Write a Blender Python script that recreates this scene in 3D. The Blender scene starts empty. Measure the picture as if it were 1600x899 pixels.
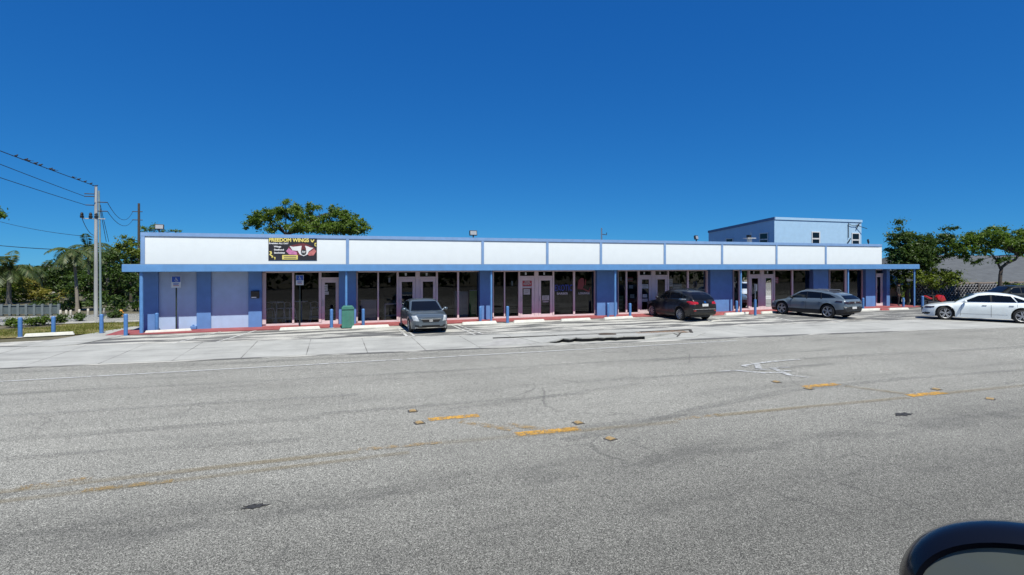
import bpy, math, random
import numpy as np
from mathutils import Vector, Matrix
from mathutils.bvhtree import BVHTree
R = math.radians
rnd = random.Random(7)
nr = np.random.default_rng(11)
sc = bpy.context.scene
COL = sc.collection

# ------------------------------------------------------------ camera, sky, sun, exposure
FX, PX, HY, EYE = 840.0, 800.0, 413.5, 3.0      # focal length and horizon of the photograph (1600 px wide), eye height
YAW = math.atan2(840.0, 2520.0)                  # camera turned to the right of the facade's normal
CA, SA = math.cos(YAW), math.sin(YAW)
cam = bpy.data.cameras.new('camera')
cam.sensor_width = 36.0
cam.lens = 36.0*FX/1600.0
cam.shift_y = -(449.5-HY)/1600.0
cam.clip_start, cam.clip_end = 0.05, 3000
co = bpy.data.objects.new('camera', cam); COL.objects.link(co)
co.location = (0, 0, EYE); co.rotation_euler = (R(90), 0, -YAW)
sc.camera = co

SUN_AZ, SUN_EL = 6.0, 61.5                      # degrees right of the facade's normal, and up
SUND = Vector((math.sin(R(SUN_AZ))*math.cos(R(SUN_EL)), -math.cos(R(SUN_AZ))*math.cos(R(SUN_EL)), math.sin(R(SUN_EL))))
w = bpy.data.worlds.new('World'); sc.world = w; w.use_nodes = True
wn = w.node_tree; wn.nodes.clear()
sky = wn.nodes.new('ShaderNodeTexSky'); sky.sky_type = 'NISHITA'; sky.sun_disc = False
sky.sun_elevation = R(SUN_EL); sky.sun_rotation = R(180-SUN_AZ)
sky.air_density = 0.5; sky.dust_density = 0.0; sky.ozone_density = 3.0; sky.altitude = 0
EXPOSURE = 0.40
# grade of the clear sky: per-channel power and gain on the sky texture, so its deep blue keeps the photograph's gradient
sepc = wn.nodes.new('ShaderNodeSeparateColor'); cmbc = wn.nodes.new('ShaderNodeCombineColor')
wn.links.new(sky.outputs[0], sepc.inputs[0])
STR = 0.10
for i, (gain, pw) in enumerate(((.156, .96), (.46, .635), (.75, .394))):
    pn = wn.nodes.new('ShaderNodeMath'); pn.operation = 'POWER'; pn.inputs[1].default_value = pw
    gn = wn.nodes.new('ShaderNodeMath'); gn.operation = 'MULTIPLY'; gn.inputs[1].default_value = gain*(0.1**pw)/STR/2**EXPOSURE
    wn.links.new(sepc.outputs[i], pn.inputs[0]); wn.links.new(pn.outputs[0], gn.inputs[0]); wn.links.new(gn.outputs[0], cmbc.inputs[i])
bg = wn.nodes.new('ShaderNodeBackground'); bg.inputs[1].default_value = STR
wo = wn.nodes.new('ShaderNodeOutputWorld')
wn.links.new(cmbc.outputs[0], bg.inputs[0]); wn.links.new(bg.outputs[0], wo.inputs[0])
sl = bpy.data.lights.new('sun', 'SUN'); sl.energy = 4.6; sl.angle = R(0.53); sl.color = (1.0, 0.97, 0.86)
so = bpy.data.objects.new('sun', sl); COL.objects.link(so)
so.rotation_euler = SUND.to_track_quat('Z', 'Y').to_euler(); so.location = (10, -10, 30)
sc.view_settings.view_transform = 'Standard'; sc.view_settings.look = 'None'
sc.view_settings.exposure = EXPOSURE; sc.view_settings.gamma = 1.0
sc.view_settings.use_curve_mapping = False
sc.render.engine = 'CYCLES'
sc.cycles.use_denoising = True
sc.cycles.max_bounces = 7; sc.cycles.transparent_max_bounces = 12
sc.cycles.diffuse_bounces = 1; sc.cycles.glossy_bounces = 4; sc.cycles.transmission_bounces = 4
sc.cycles.caustics_reflective = False; sc.cycles.caustics_refractive = False
sc.cycles.sample_clamp_indirect = 4.0

# ------------------------------------------------------------ layout: where a sight line of the photograph meets a plane
def XP(px, Y):
    u = (px-PX)/FX
    return Y*(u*CA+SA)/(CA-u*SA)
def ZP(px, py, Y):
    u = (px-PX)/FX; t = Y/(CA-u*SA)
    return EYE-(py-HY)/FX*t
def G(px, py, z=0.0):
    t = (EYE-z)*FX/(py-HY); u = (px-PX)/FX
    return (t*(u*CA+SA), t*(CA-u*SA))
def AT(px, py, t):
    u = (px-PX)/FX
    return Vector((t*(u*CA+SA), t*(CA-u*SA), EYE-(py-HY)/FX*t))

# ------------------------------------------------------------ materials
def new_mat(name):
    m = bpy.data.materials.new(name); m.use_nodes = True
    nt = m.node_tree; b = nt.nodes['Principled BSDF']
    return m, nt, b
def N(nt, kind, **kw):
    n = nt.nodes.new(kind)
    for k, v in kw.items(): setattr(n, k, v)
    return n
def coords(nt, scale=(1, 1, 1)):
    t = N(nt, 'ShaderNodeTexCoord'); mp = N(nt, 'ShaderNodeMapping')
    mp.inputs['Scale'].default_value = scale
    nt.links.new(t.outputs['Object'], mp.inputs[0]); return mp.outputs[0]
def noise(nt, vec, scale, detail=4, rough=.55):
    n = N(nt, 'ShaderNodeTexNoise'); n.inputs['Scale'].default_value = scale
    n.inputs['Detail'].default_value = detail; n.inputs['Roughness'].default_value = rough
    nt.links.new(vec, n.inputs['Vector']); return n.outputs['Fac']
def ramp(nt, fac, stops):
    r = N(nt, 'ShaderNodeValToRGB'); e = r.color_ramp.elements
    while len(e) < len(stops): e.new(.5)
    for i, (p, c) in enumerate(stops):
        e[i].position = p
        e[i].color = (c, c, c, 1) if isinstance(c, (int, float)) else (c[0], c[1], c[2], 1)
    nt.links.new(fac, r.inputs[0]); return r.outputs[0]
def mix(nt, fac, a, b, mode='MIX'):
    m = N(nt, 'ShaderNodeMix', data_type='RGBA', blend_type=mode)
    for sock, v in ((m.inputs[0], fac), (m.inputs[6], a), (m.inputs[7], b)):
        if isinstance(v, bpy.types.NodeSocket): nt.links.new(v, sock)
        elif isinstance(v, (int, float)): sock.default_value = v if sock == m.inputs[0] else (v, v, v, 1)
        else: sock.default_value = (v[0], v[1], v[2], 1)
    return m.outputs[2]
def bump(nt, b, h, strength=.3, dist=.01):
    n = N(nt, 'ShaderNodeBump'); n.inputs['Strength'].default_value = strength; n.inputs['Distance'].default_value = dist
    nt.links.new(h, n.inputs['Height']); nt.links.new(n.outputs[0], b.inputs['Normal'])
def paint(name, c, rough=.5, metal=0.0, var=.12, scale=2.5, grain=0.0, stretch=(1, 1, 1), coat=0.0, dirt=None):
    """painted / plain surface with slow tonal wear and an optional fine grain"""
    m, nt, b = new_mat(name); v = coords(nt, stretch)
    f = noise(nt, v, scale, 5)
    col = mix(nt, ramp(nt, f, [(.3, 0.0), (.7, 1.0)]), [x*(1-var) for x in c], [min(1, x*(1+var*.6)) for x in c])
    if dirt:
        f2 = noise(nt, coords(nt, (1.2, 1.2, .25)), 2.2, 6, .65)
        col = mix(nt, ramp(nt, f2, [(.55, 0.0), (.75, dirt[3])]), col, dirt[:3])
    nt.links.new(col, b.inputs['Base Color'])
    b.inputs['Roughness'].default_value = rough; b.inputs['Metallic'].default_value = metal
    b.inputs['Coat Weight'].default_value = coat; b.inputs['Coat Roughness'].default_value = .04
    if grain:
        bump(nt, b, noise(nt, coords(nt), 60, 3), grain, .006)
    return m
def carpaint(name, c, metal=.0, rough=.35, coat=.8):
    m, nt, b = new_mat(name)
    f = noise(nt, coords(nt), 900, 1); f2 = noise(nt, coords(nt), 1.5, 3)
    col = mix(nt, f, [x*.9 for x in c], [min(1, x*1.1) for x in c])
    col = mix(nt, ramp(nt, f2, [(.45, 0.0), (.8, .18)]), col, (.2, .19, .17))
    nt.links.new(col, b.inputs['Base Color'])
    b.inputs['Metallic'].default_value = metal; b.inputs['Roughness'].default_value = rough
    b.inputs['Coat Weight'].default_value = coat; b.inputs['Coat Roughness'].default_value = .03; b.inputs['Specular IOR Level'].default_value = .5*min(1, coat+.2)
    return m
def glass(name, tint=(.5, .55, .55), refl=1.0):
    m, nt, b = new_mat(name); nt.nodes.remove(b)
    out = nt.nodes['Material Output']
    tr = N(nt, 'ShaderNodeBsdfTransparent'); tr.inputs[0].default_value = (*tint, 1)
    gl = N(nt, 'ShaderNodeBsdfGlossy'); gl.inputs['Roughness'].default_value = .01
    gl.inputs[0].default_value = (refl, refl, refl, 1)
    fr = N(nt, 'ShaderNodeFresnel'); fr.inputs[0].default_value = 1.5
    nz = noise(nt, coords(nt), .9, 2)
    bp = N(nt, 'ShaderNodeBump'); bp.inputs['Strength'].default_value = .05; bp.inputs['Distance'].default_value = .02
    nt.links.new(nz, bp.inputs['Height']); nt.links.new(bp.outputs[0], gl.inputs['Normal'])
    mx = N(nt, 'ShaderNodeMixShader')
    nt.links.new(fr.outputs[0], mx.inputs[0]); nt.links.new(tr.outputs[0], mx.inputs[1]); nt.links.new(gl.outputs[0], mx.inputs[2])
    nt.links.new(mx.outputs[0], out.inputs[0]); return m
def leafmat(name, dark, light, trans=.35, brown=None):
    m, nt, b = new_mat(name); out = nt.nodes['Material Output']
    g = N(nt, 'ShaderNodeNewGeometry'); f = g.outputs['Random Per Island']
    big = noise(nt, coords(nt), .55, 3)
    stops = [(0.0, dark), (.75, light), (1.0, brown or [x*1.25 for x in light])]
    c = ramp(nt, f, stops)
    c = mix(nt, ramp(nt, big, [(.38, .0), (.68, .75)]), c, [x*1.05 for x in light])
    nt.links.new(c, b.inputs['Base Color']); b.inputs['Roughness'].default_value = .48
    b.inputs['Specular IOR Level'].default_value = .35
    t = N(nt, 'ShaderNodeBsdfTranslucent'); nt.links.new(mix(nt, 1.0, c, (1.3, 1.5, .5), 'MULTIPLY'), t.inputs[0])
    mx = N(nt, 'ShaderNodeMixShader'); mx.inputs[0].default_value = trans
    nt.links.new(b.outputs[0], mx.inputs[1]); nt.links.new(t.outputs[0], mx.inputs[2]); nt.links.new(mx.outputs[0], out.inputs[0])
    return m

# ------------------------------------------------------------ mesh builder
class MB:
    def __init__(s): s.v = []; s.f = []; s.m = []; s.cur = 0
    def quad(s, *p):
        i = len(s.v); s.v += [tuple(q) for q in p]; s.f.append(tuple(range(i, i+len(p)))); s.m.append(s.cur); return s
    def box(s, x0, x1, y0, y1, z0, z1):
        i = len(s.v)
        s.v += [(x0, y0, z0), (x1, y0, z0), (x1, y1, z0), (x0, y1, z0), (x0, y0, z1), (x1, y0, z1), (x1, y1, z1), (x0, y1, z1)]
        for q in ((0, 3, 2, 1), (4, 5, 6, 7), (0, 1, 5, 4), (1, 2, 6, 5), (2, 3, 7, 6), (3, 0, 4, 7)):
            s.f.append(tuple(i+k for k in q)); s.m.append(s.cur)
        return s
    def prism(s, pts, d0, d1, axis='z'):
        """extrude a 2-D outline between two depths; axis z: (x,y)->z, y: (x,z)->y, x: (y,z)->x"""
        f = {'z': lambda a, b, d: (a, b, d), 'y': lambda a, b, d: (a, d, b), 'x': lambda a, b, d: (d, a, b)}[axis]
        n = len(pts); i = len(s.v)
        s.v += [f(a, b, d0) for a, b in pts]+[f(a, b, d1) for a, b in pts]
        s.f.append(tuple(i+k for k in reversed(range(n)))); s.f.append(tuple(i+n+k for k in range(n))); s.m += [s.cur]*2
        for k in range(n):
            s.f.append((i+k, i+(k+1) % n, i+n+(k+1) % n, i+n+k)); s.m.append(s.cur)
        return s
    def tube(s, path, r, n=8, cap=True):
        path = [Vector(p) for p in path]; rr = r if isinstance(r, (list, tuple)) else [r]*len(path)
        i0 = len(s.v); prev = None
        for k, p in enumerate(path):
            d = (path[min(k+1, len(path)-1)]-path[max(k-1, 0)])
            d = d.normalized() if d.length > 1e-9 else Vector((0, 0, 1))
            a = prev if prev is not None else (Vector((1, 0, 0)) if abs(d.x) < .8 else Vector((0, 1, 0)))
            a = (a-d*a.dot(d)).normalized(); prev = a; b = d.cross(a)
            for j in range(n):
                t = 2*math.pi*j/n
                s.v.append(tuple(p+(a*math.cos(t)+b*math.sin(t))*rr[k]))
        for k in range(len(path)-1):
            for j in range(n):
                s.f.append((i0+k*n+j, i0+k*n+(j+1) % n, i0+(k+1)*n+(j+1) % n, i0+(k+1)*n+j)); s.m.append(s.cur)
        if cap:
            s.f.append(tuple(i0+j for j in reversed(range(n)))); s.m.append(s.cur)
            k = i0+(len(path)-1)*n; s.f.append(tuple(k+j for j in range(n))); s.m.append(s.cur)
        return s
    def lathe(s, prof, c=(0, 0, 0), axis='z', n=24):
        i0 = len(s.v); c = Vector(c)
        for r, h in prof:
            for j in range(n):
                t = 2*math.pi*j/n; a, b = r*math.cos(t), r*math.sin(t)
                s.v.append(tuple(c+Vector({'z': (a, b, h), 'y': (a, h, b), 'x': (h, a, b)}[axis])))
        for k in range(len(prof)-1):
            for j in range(n):
                s.f.append((i0+k*n+j, i0+k*n+(j+1) % n, i0+(k+1)*n+(j+1) % n, i0+(k+1)*n+j)); s.m.append(s.cur)
        return s
    def ball(s, c, r, n=12, m=7):
        r = r if isinstance(r, (tuple, list)) else (r, r, r); i0 = len(s.v)
        for k in range(m+1):
            p = math.pi*k/m
            for j in range(n):
                t = 2*math.pi*j/n
                s.v.append((c[0]+r[0]*math.sin(p)*math.cos(t), c[1]+r[1]*math.sin(p)*math.sin(t), c[2]+r[2]*math.cos(p)))
        for k in range(m):
            for j in range(n):
                s.f.append((i0+k*n+j, i0+k*n+(j+1) % n, i0+(k+1)*n+(j+1) % n, i0+(k+1)*n+j)); s.m.append(s.cur)
        return s
    def build(s, name, mats, parent=None, smooth=None, bevel=0, world=True):
        me = bpy.data.meshes.new(name)
        off = wloc(parent) if (parent is not None and world) else Vector((0, 0, 0))
        me.from_pydata([tuple(Vector(v)-off) for v in s.v], [], s.f)
        for m in (mats if isinstance(mats, (list, tuple)) else [mats]): me.materials.append(m)
        if any(s.m): me.polygons.foreach_set('material_index', s.m)
        me.update()
        import bmesh
        bm = bmesh.new(); bm.from_mesh(me)
        bmesh.ops.remove_doubles(bm, verts=bm.verts, dist=1e-5)
        if bevel:
            es = [e for e in bm.edges if len(e.link_faces) == 2 and e.calc_face_angle(0) > .6]
            bmesh.ops.bevel(bm, geom=es, offset=bevel, segments=2, affect='EDGES', profile=.6, clamp_overlap=True)
        bmesh.ops.recalc_face_normals(bm, faces=bm.faces)
        bm.to_mesh(me); bm.free()
        if smooth:
            me.polygons.foreach_set('use_smooth', [True]*len(me.polygons))
            me.set_sharp_from_angle(angle=R(smooth))
        o = bpy.data.objects.new(name, me); COL.objects.link(o)
        if parent is not None: o.parent = parent
        return o
def wloc(o):
    v = Vector((0, 0, 0))
    while o is not None: v += o.location; o = o.parent
    return v
def raw_mesh(name, verts, faces4, mats, parent=None, midx=None):
    """fast numpy mesh of quads"""
    me = bpy.data.meshes.new(name); nv, nf = len(verts), len(faces4)
    me.vertices.add(nv); me.vertices.foreach_set('co', np.asarray(verts, np.float32).ravel())
    me.loops.add(nf*4); me.loops.foreach_set('vertex_index', np.asarray(faces4, np.int32).ravel())
    me.polygons.add(nf); me.polygons.foreach_set('loop_start', np.arange(0, nf*4, 4, dtype=np.int32))
    for m in (mats if isinstance(mats, (list, tuple)) else [mats]): me.materials.append(m)
    if midx is not None: me.polygons.foreach_set('material_index', np.asarray(midx, np.int32))
    me.update(calc_edges=True); me.validate()
    o = bpy.data.objects.new(name, me); COL.objects.link(o)
    if parent is not None: o.parent = parent
    return o
def tag(o, label=None, cat=None, group=None, kind=None):
    if label: o['label'] = label
    if cat: o['category'] = cat
    if group: o['group'] = group
    if kind: o['kind'] = kind
    return o
def thing(name, label, cat, loc=(0, 0, 0), rz=0.0, group=None):
    o = bpy.data.objects.new(name, None); COL.objects.link(o); o.empty_display_size = .2
    o.location = loc; o.rotation_euler = (0, 0, rz)
    return tag(o, label, cat, group)
def dup(root, loc, rz=None, label=None):
    def cp(o, par):
        c = o.copy(); COL.objects.link(c)
        if par is not None: c.parent = par
        for ch in list(o.children): cp(ch, c)
        return c
    kids = list(root.children)
    r = root.copy(); COL.objects.link(r)
    for ch in kids: cp(ch, r)
    r.location = loc
    if rz is not None: r.rotation_euler = (0, 0, rz)
    if label: r['label'] = label
    return r
DG = None
def text_mesh(name, txt, size, loc, mat, parent=None, width=None, ext=.004, bold=0.0, align='CENTER', rot=(R(90), 0, 0), world=True):
    cu = bpy.data.curves.new(name, 'FONT'); cu.body = txt; cu.size = size; cu.extrude = ext; cu.align_x = align; cu.align_y = 'CENTER'
    cu.offset = bold; cu.resolution_u = 3
    t = bpy.data.objects.new(name, cu); COL.objects.link(t)
    bpy.context.view_layer.update()
    me = bpy.data.meshes.new_from_object(t.evaluated_get(bpy.context.evaluated_depsgraph_get()))
    COL.objects.unlink(t); bpy.data.objects.remove(t)
    me.name = name; me.materials.clear(); me.materials.append(mat)
    xs = [v.co.x for v in me.vertices]
    if width and xs:
        k = width/(max(xs)-min(xs))
        for v in me.vertices: v.co.x *= k
    off = wloc(parent) if (parent is not None and world) else Vector((0, 0, 0))
    me.transform(Matrix.Translation(Vector(loc)-off) @ Matrix.Rotation(rot[2], 4, 'Z') @ Matrix.Rotation(rot[0], 4, 'X'))
    o = bpy.data.objects.new(name, me); COL.objects.link(o)
    if parent is not None: o.parent = parent
    return o

# ------------------------------------------------------------ shared materials
WHITE = paint('white_stucco', (.78, .83, .85), .75, var=.025, grain=.15, dirt=(.70, .72, .71, .22))
BLUE = paint('periwinkle_paint', (.105, .265, .53), .6, var=.10, grain=.2, dirt=(.10, .19, .38, .35))
BLUELT = paint('pale_periwinkle_paint', (.205, .345, .59), .6, var=.10, grain=.2, dirt=(.15, .25, .42, .35))
BLUEMETAL = paint('blue_enamel', (.105, .265, .55), .4, var=.12, scale=5, dirt=(.12, .16, .3, .4))
NAVY = paint('deep_blue_stucco', (.115, .245, .53), .65, var=.10, grain=.25, dirt=(.10, .17, .36, .4))
LAV = paint('lavender_stucco', (.40, .525, .745), .7, var=.07, grain=.25, dirt=(.36, .43, .60, .3))
PINK = paint('dusty_pink_paint', (.73, .60, .62), .5, var=.08, dirt=(.6, .46, .46, .3))
RED = paint('red_floor_paint', (.36, .09, .09), .65, var=.22, scale=4, grain=.2, dirt=(.32, .12, .12, .7))
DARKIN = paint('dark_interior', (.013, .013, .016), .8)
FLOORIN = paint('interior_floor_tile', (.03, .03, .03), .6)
PANE = glass('shop_glass', (.58, .62, .66), 1.0)
BLACK = paint('black_plastic', (.012, .012, .013), .45)
STEEL = paint('dull_steel', (.42, .43, .44), .4, metal=.9)
CONC = paint('grey_concrete', (.36, .355, .34), .85, var=.2, scale=3, grain=.3, dirt=(.25, .24, .22, .5))
OFFWHITE = paint('white_road_paint', (.66, .655, .60), .75, var=.12, scale=6, grain=.3, dirt=(.42, .42, .40, .6))
BARK = paint('bark', (.075, .06, .048), .9, var=.35, scale=8, grain=.6)
# ============================================================ SETTING: ground, road, pavements
def asphalt(name, base, near_dark=0.0, speck=1.0):
    m, nt, b = new_mat(name); v = coords(nt)
    vo = N(nt, 'ShaderNodeTexVoronoi'); vo.inputs['Scale'].default_value = 112; nt.links.new(v, vo.inputs['Vector'])
    sep = N(nt, 'ShaderNodeSeparateColor'); nt.links.new(vo.outputs['Color'], sep.inputs[0])
    agg = ramp(nt, sep.outputs[0], [(0.0, .20), (.35, .66), (.7, 1.18), (.93, 1.75), (1.0, 2.7)])
    fine = noise(nt, v, 210, 2); agg = mix(nt, .5, agg, ramp(nt, fine, [(.3, .60), (.7, 1.38)]), 'MULTIPLY')
    big = ramp(nt, noise(nt, v, .22, 6, .6), [(.28, .86), (.72, 1.10)])
    lane = ramp(nt, noise(nt, coords(nt, (.035, 1.15, 1)), 1.0, 5, .62), [(.30, .88), (.48, 1.0), (.75, 1.06)])
    tyre = ramp(nt, noise(nt, coords(nt, (.05, 3.2, 1)), 1.0, 3, .5), [(.28, .93), (.42, 1.0)])
    spots = ramp(nt, noise(nt, coords(nt, (.8, 2.2, 1)), 1.35, 7, .7), [(.22, .40), (.31, 1.0)])
    c = mix(nt, 1.0, (base[0], base[1], base[2]), agg, 'MULTIPLY')
    for k in (big, lane, tyre, spots): c = mix(nt, 1.0, c, k, 'MULTIPLY')
    # dark scuffed wheel-path patches of the near lane and oil drips
    sp = N(nt, 'ShaderNodeSeparateXYZ'); nt.links.new(v, sp.inputs[0])
    def band(y_, wd):
        m1 = N(nt, 'ShaderNodeMath', operation='SUBTRACT'); m1.inputs[1].default_value = y_; nt.links.new(sp.outputs[1], m1.inputs[0])
        m2 = N(nt, 'ShaderNodeMath', operation='ABSOLUTE'); nt.links.new(m1.outputs[0], m2.inputs[0])
        return ramp(nt, mix(nt, 1.0, m2.outputs[0], 1/wd, 'MULTIPLY'), [(.3, 1.0), (1.0, 0.0)])
    scuff = ramp(nt, noise(nt, coords(nt, (.55, 1.6, 1)), 1.1, 7, .72), [(.46, 0.0), (.60, 1.0)])
    for y_, wd, k_ in ((7.15, .7, .34), (5.7, .5, .26), (10.6, .5, .16), (12.3, .5, .16), (14.6, .45, .18), (16.4, .4, .2)):
        mm_ = mix(nt, 1.0, mix(nt, 1.0, band(y_, wd), scuff, 'MULTIPLY'), k_, 'MULTIPLY')
        c = mix(nt, mm_, c, (.055, .055, .055))
    # old sealed cracks
    cr = N(nt, 'ShaderNodeTexVoronoi', feature='DISTANCE_TO_EDGE'); cr.inputs['Scale'].default_value = .42
    wob = noise(nt, v, 1.6, 5); 
    wv = N(nt, 'ShaderNodeVectorMath', operation='ADD'); nt.links.new(v, wv.inputs[0])
    ws = N(nt, 'ShaderNodeVectorMath', operation='SCALE'); ws.inputs['Scale'].default_value = .7
    wc = N(nt, 'ShaderNodeCombineXYZ'); nt.links.new(wob, wc.inputs[0]); nt.links.new(wob, wc.inputs[1]); nt.links.new(wc.outputs[0], ws.inputs[0])
    nt.links.new(ws.outputs[0], wv.inputs[1]); nt.links.new(wv.outputs[0], cr.inputs['Vector'])
    mask = ramp(nt, noise(nt, v, .3, 2), [(.5, 0.0), (.62, 1.0)])
    line = ramp(nt, cr.outputs['Distance'], [(0.0, .5), (.010, 0.0)])
    lm = mix(nt, 1.0, line, mask, 'MULTIPLY')
    c = mix(nt, lm, c, (.05, .05, .05))
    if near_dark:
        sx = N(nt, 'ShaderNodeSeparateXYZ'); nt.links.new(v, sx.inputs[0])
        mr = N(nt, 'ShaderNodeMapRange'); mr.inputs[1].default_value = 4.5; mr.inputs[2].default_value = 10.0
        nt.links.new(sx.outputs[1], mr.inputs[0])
        c = mix(nt, mr.outputs[0], mix(nt, 1.0, c, near_dark, 'MULTIPLY'), c)   # view-angle and vignette darkening painted into the near lane's colour
    nt.links.new(c, b.inputs['Base Color']); b.inputs['Roughness'].default_value = .88
    b.inputs['Specular IOR Level'].default_value = .3
    h = mix(nt, .5, sep.outputs[0], fine)
    bump(nt, b, h, .28*speck, .010)
    return m
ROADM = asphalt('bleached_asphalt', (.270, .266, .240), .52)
SIDEM = asphalt('side_street_asphalt', (.27, .27, .25))
def lot_mat():
    m, nt, b = new_mat('worn_lot_asphalt'); v = coords(nt)
    streak = noise(nt, coords(nt, (.30, 1.7, 1)), 1.0, 7, .62)
    worn = ramp(nt, streak, [(.47, 0.0), (.54, 1.0)])
    fine = ramp(nt, noise(nt, v, 45, 3), [(.3, .7), (.7, 1.25)])
    dark = mix(nt, 1.0, (.115, .115, .112), fine, 'MULTIPLY'); light = mix(nt, 1.0, (.47, .46, .42), fine, 'MULTIPLY')
    sx = N(nt, 'ShaderNodeSeparateXYZ'); nt.links.new(v, sx.inputs[0])
    mr = N(nt, 'ShaderNodeMapRange'); mr.inputs[1].default_value = 20.0; mr.inputs[2].default_value = 34.0
    mr.inputs[3].default_value = 1.0; mr.inputs[4].default_value = .45; nt.links.new(sx.outputs[0], mr.inputs[0])
    wm = N(nt, 'ShaderNodeMath', operation='MULTIPLY'); nt.links.new(worn, wm.inputs[0]); nt.links.new(mr.outputs[0], wm.inputs[1])
    c = mix(nt, wm.outputs[0], dark, light)
    oil = ramp(nt, noise(nt, v, .9, 4), [(.25, .55), (.38, 1.0)]); c = mix(nt, 1.0, c, oil, 'MULTIPLY')
    nt.links.new(c, b.inputs['Base Color']); b.inputs['Roughness'].default_value = .9
    bump(nt, b, fine, .4, .008); return m
LOTM = lot_mat()
def slab_mat():
    m, nt, b = new_mat('old_sidewalk_concrete'); v = coords(nt)
    f = ramp(nt, noise(nt, v, .7, 7, .65), [(.3, .78), (.7, 1.12)])
    g = ramp(nt, noise(nt, v, 55, 3), [(.3, .84), (.7, 1.12)])
    st = ramp(nt, noise(nt, coords(nt, (.18, 1.4, 1)), 1.0, 6, .6), [(.30, .70), (.46, 1.0)])
    c = mix(nt, 1.0, (.385, .385, .362), f, 'MULTIPLY')
    for k in (g, st): c = mix(nt, 1.0, c, k, 'MULTIPLY')
    # tooled joints every 1.9 m across and one along
    sx = N(nt, 'ShaderNodeSeparateXYZ'); nt.links.new(v, sx.inputs[0])
    def joint(sock, period, off, half):
        a = N(nt, 'ShaderNodeMath', operation='ADD'); a.inputs[1].default_value = off; nt.links.new(sock, a.inputs[0])
        d = N(nt, 'ShaderNodeMath', operation='DIVIDE'); d.inputs[1].default_value = period; nt.links.new(a.outputs[0], d.inputs[0])
        fr = N(nt, 'ShaderNodeMath', operation='FRACT'); nt.links.new(d.outputs[0], fr.inputs[0])
        lt = N(nt, 'ShaderNodeMath', operation='LESS_THAN'); lt.inputs[1].default_value = half/period; nt.links.new(fr.outputs[0], lt.inputs[0])
        return lt.outputs[0]
    ax = joint(sx.outputs[0], 1.95, 100.3, .035); ay = joint(sx.outputs[1], 30.0, 30-20.3, .03)
    mxn = N(nt, 'ShaderNodeMath', operation='MAXIMUM'); nt.links.new(ax, mxn.inputs[0]); nt.links.new(ay, mxn.inputs[1])
    wv = ramp(nt, noise(nt, v, .8, 3), [(.35, .25), (.6, .85)])
    mm = N(nt, 'ShaderNodeMath', operation='MULTIPLY'); nt.links.new(mxn.outputs[0], mm.inputs[0]); nt.links.new(wv, mm.inputs[1])
    c = mix(nt, mm.outputs[0], c, (.10, .095, .085))
    nt.links.new(c, b.inputs['Base Color']); b.inputs['Roughness'].default_value = .9
    bump(nt, b, g, .3, .006); return m
SLABM = slab_mat()
def earth_mat():
    m, nt, b = new_mat('dry_lawn_earth'); v = coords(nt)
    f = noise(nt, v, .5, 6, .65); g = ramp(nt, noise(nt, v, 22, 3), [(.3, .7), (.7, 1.3)])
    c = mix(nt, ramp(nt, f, [(.35, 0.0), (.65, 1.0)]), (.075, .075, .04), (.14, .12, .08))
    c = mix(nt, 1.0, c, g, 'MULTIPLY'); nt.links.new(c, b.inputs['Base Color']); b.inputs['Roughness'].default_value = .95
    bump(nt, b, g, .6, .03); return m
EARTHM = earth_mat()

def sheet(name, pts, z, m, thick=0.0):
    mb = MB()
    if thick: mb.prism(pts, z-thick, z)
    else: mb.quad(*[(x, y, z) for x, y in pts])
    o = mb.build(name, m); o['kind'] = 'structure'; return o
sheet('ground', [(-500, -300), (700, -300), (700, 900), (-500, 900)], -.03, EARTHM)
edge_px = [(0, 576), (200, 567.5), (400, 559), (600, 550.5), (800, 542), (1000, 533.5), (1200, 525), (1400, 517.5), (1600, 512)]
edge = [G(*p) for p in edge_px]
edge = [(-70, edge[0][1]+2.6)]+edge+[(70, 11.0)]
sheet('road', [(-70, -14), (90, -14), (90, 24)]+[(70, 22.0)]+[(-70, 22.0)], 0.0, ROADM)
rear_px = [(0, 543.5), (270, 537), (500, 530.5), (700, 526), (900, 518), (1200, 508.5), (1400, 501.5), (1600, 497)]
rear = [G(*p) for p in rear_px]
rear = [(-70, rear[0][1]+1.0)]+rear+[(70, 17.5)]
sheet('sidewalk', edge+rear[::-1], .016, SLABM, .02)
WX0, WX1 = XP(220, 28.0), XP(1388.5, 28.0)
CX0, CX1 = XP(190, 26.85), XP(1437, 26.85)
sheet('parking_lot', [(-13.5, 19.5), (80, 14), (80, 36), (WX1+6, 36), (WX1+6, 26.8), (-8.2, 26.8), (-13.5, 25.3)], .008, LOTM)
WALKM = paint('worn_red_walkway', (.30, .075, .078), .75, var=.25, scale=2, grain=.3, dirt=(.30, .17, .16, .8))
sheet('walkway', [(WX0-.9, 26.72), (CX1+.4, 26.72), (CX1+.4, 29.5), (WX1+.02, 29.5), (WX1+.02, 28.6), (WX0-.9, 28.6)], .05, WALKM, .06)
sheet('side_street', [(-60, 33.0), (-7.0, 33.0), (-7.0, 38.2), (-60, 39.6)], .004, SIDEM)
# concrete path from the pavement to the building's corner
sheet('path', [G(12, 541.5), G(70, 543), G(120, 539.5), G(185, 527), G(228, 517), G(232, 511), G(205, 511.5), G(120, 526), G(60, 536)], .030, SLABM, .03)
sheet('neighbour_lane', [(40.5, 29.6), (90, 22), (90, 33), (44, 37.5)], .012, SLABM)

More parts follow.
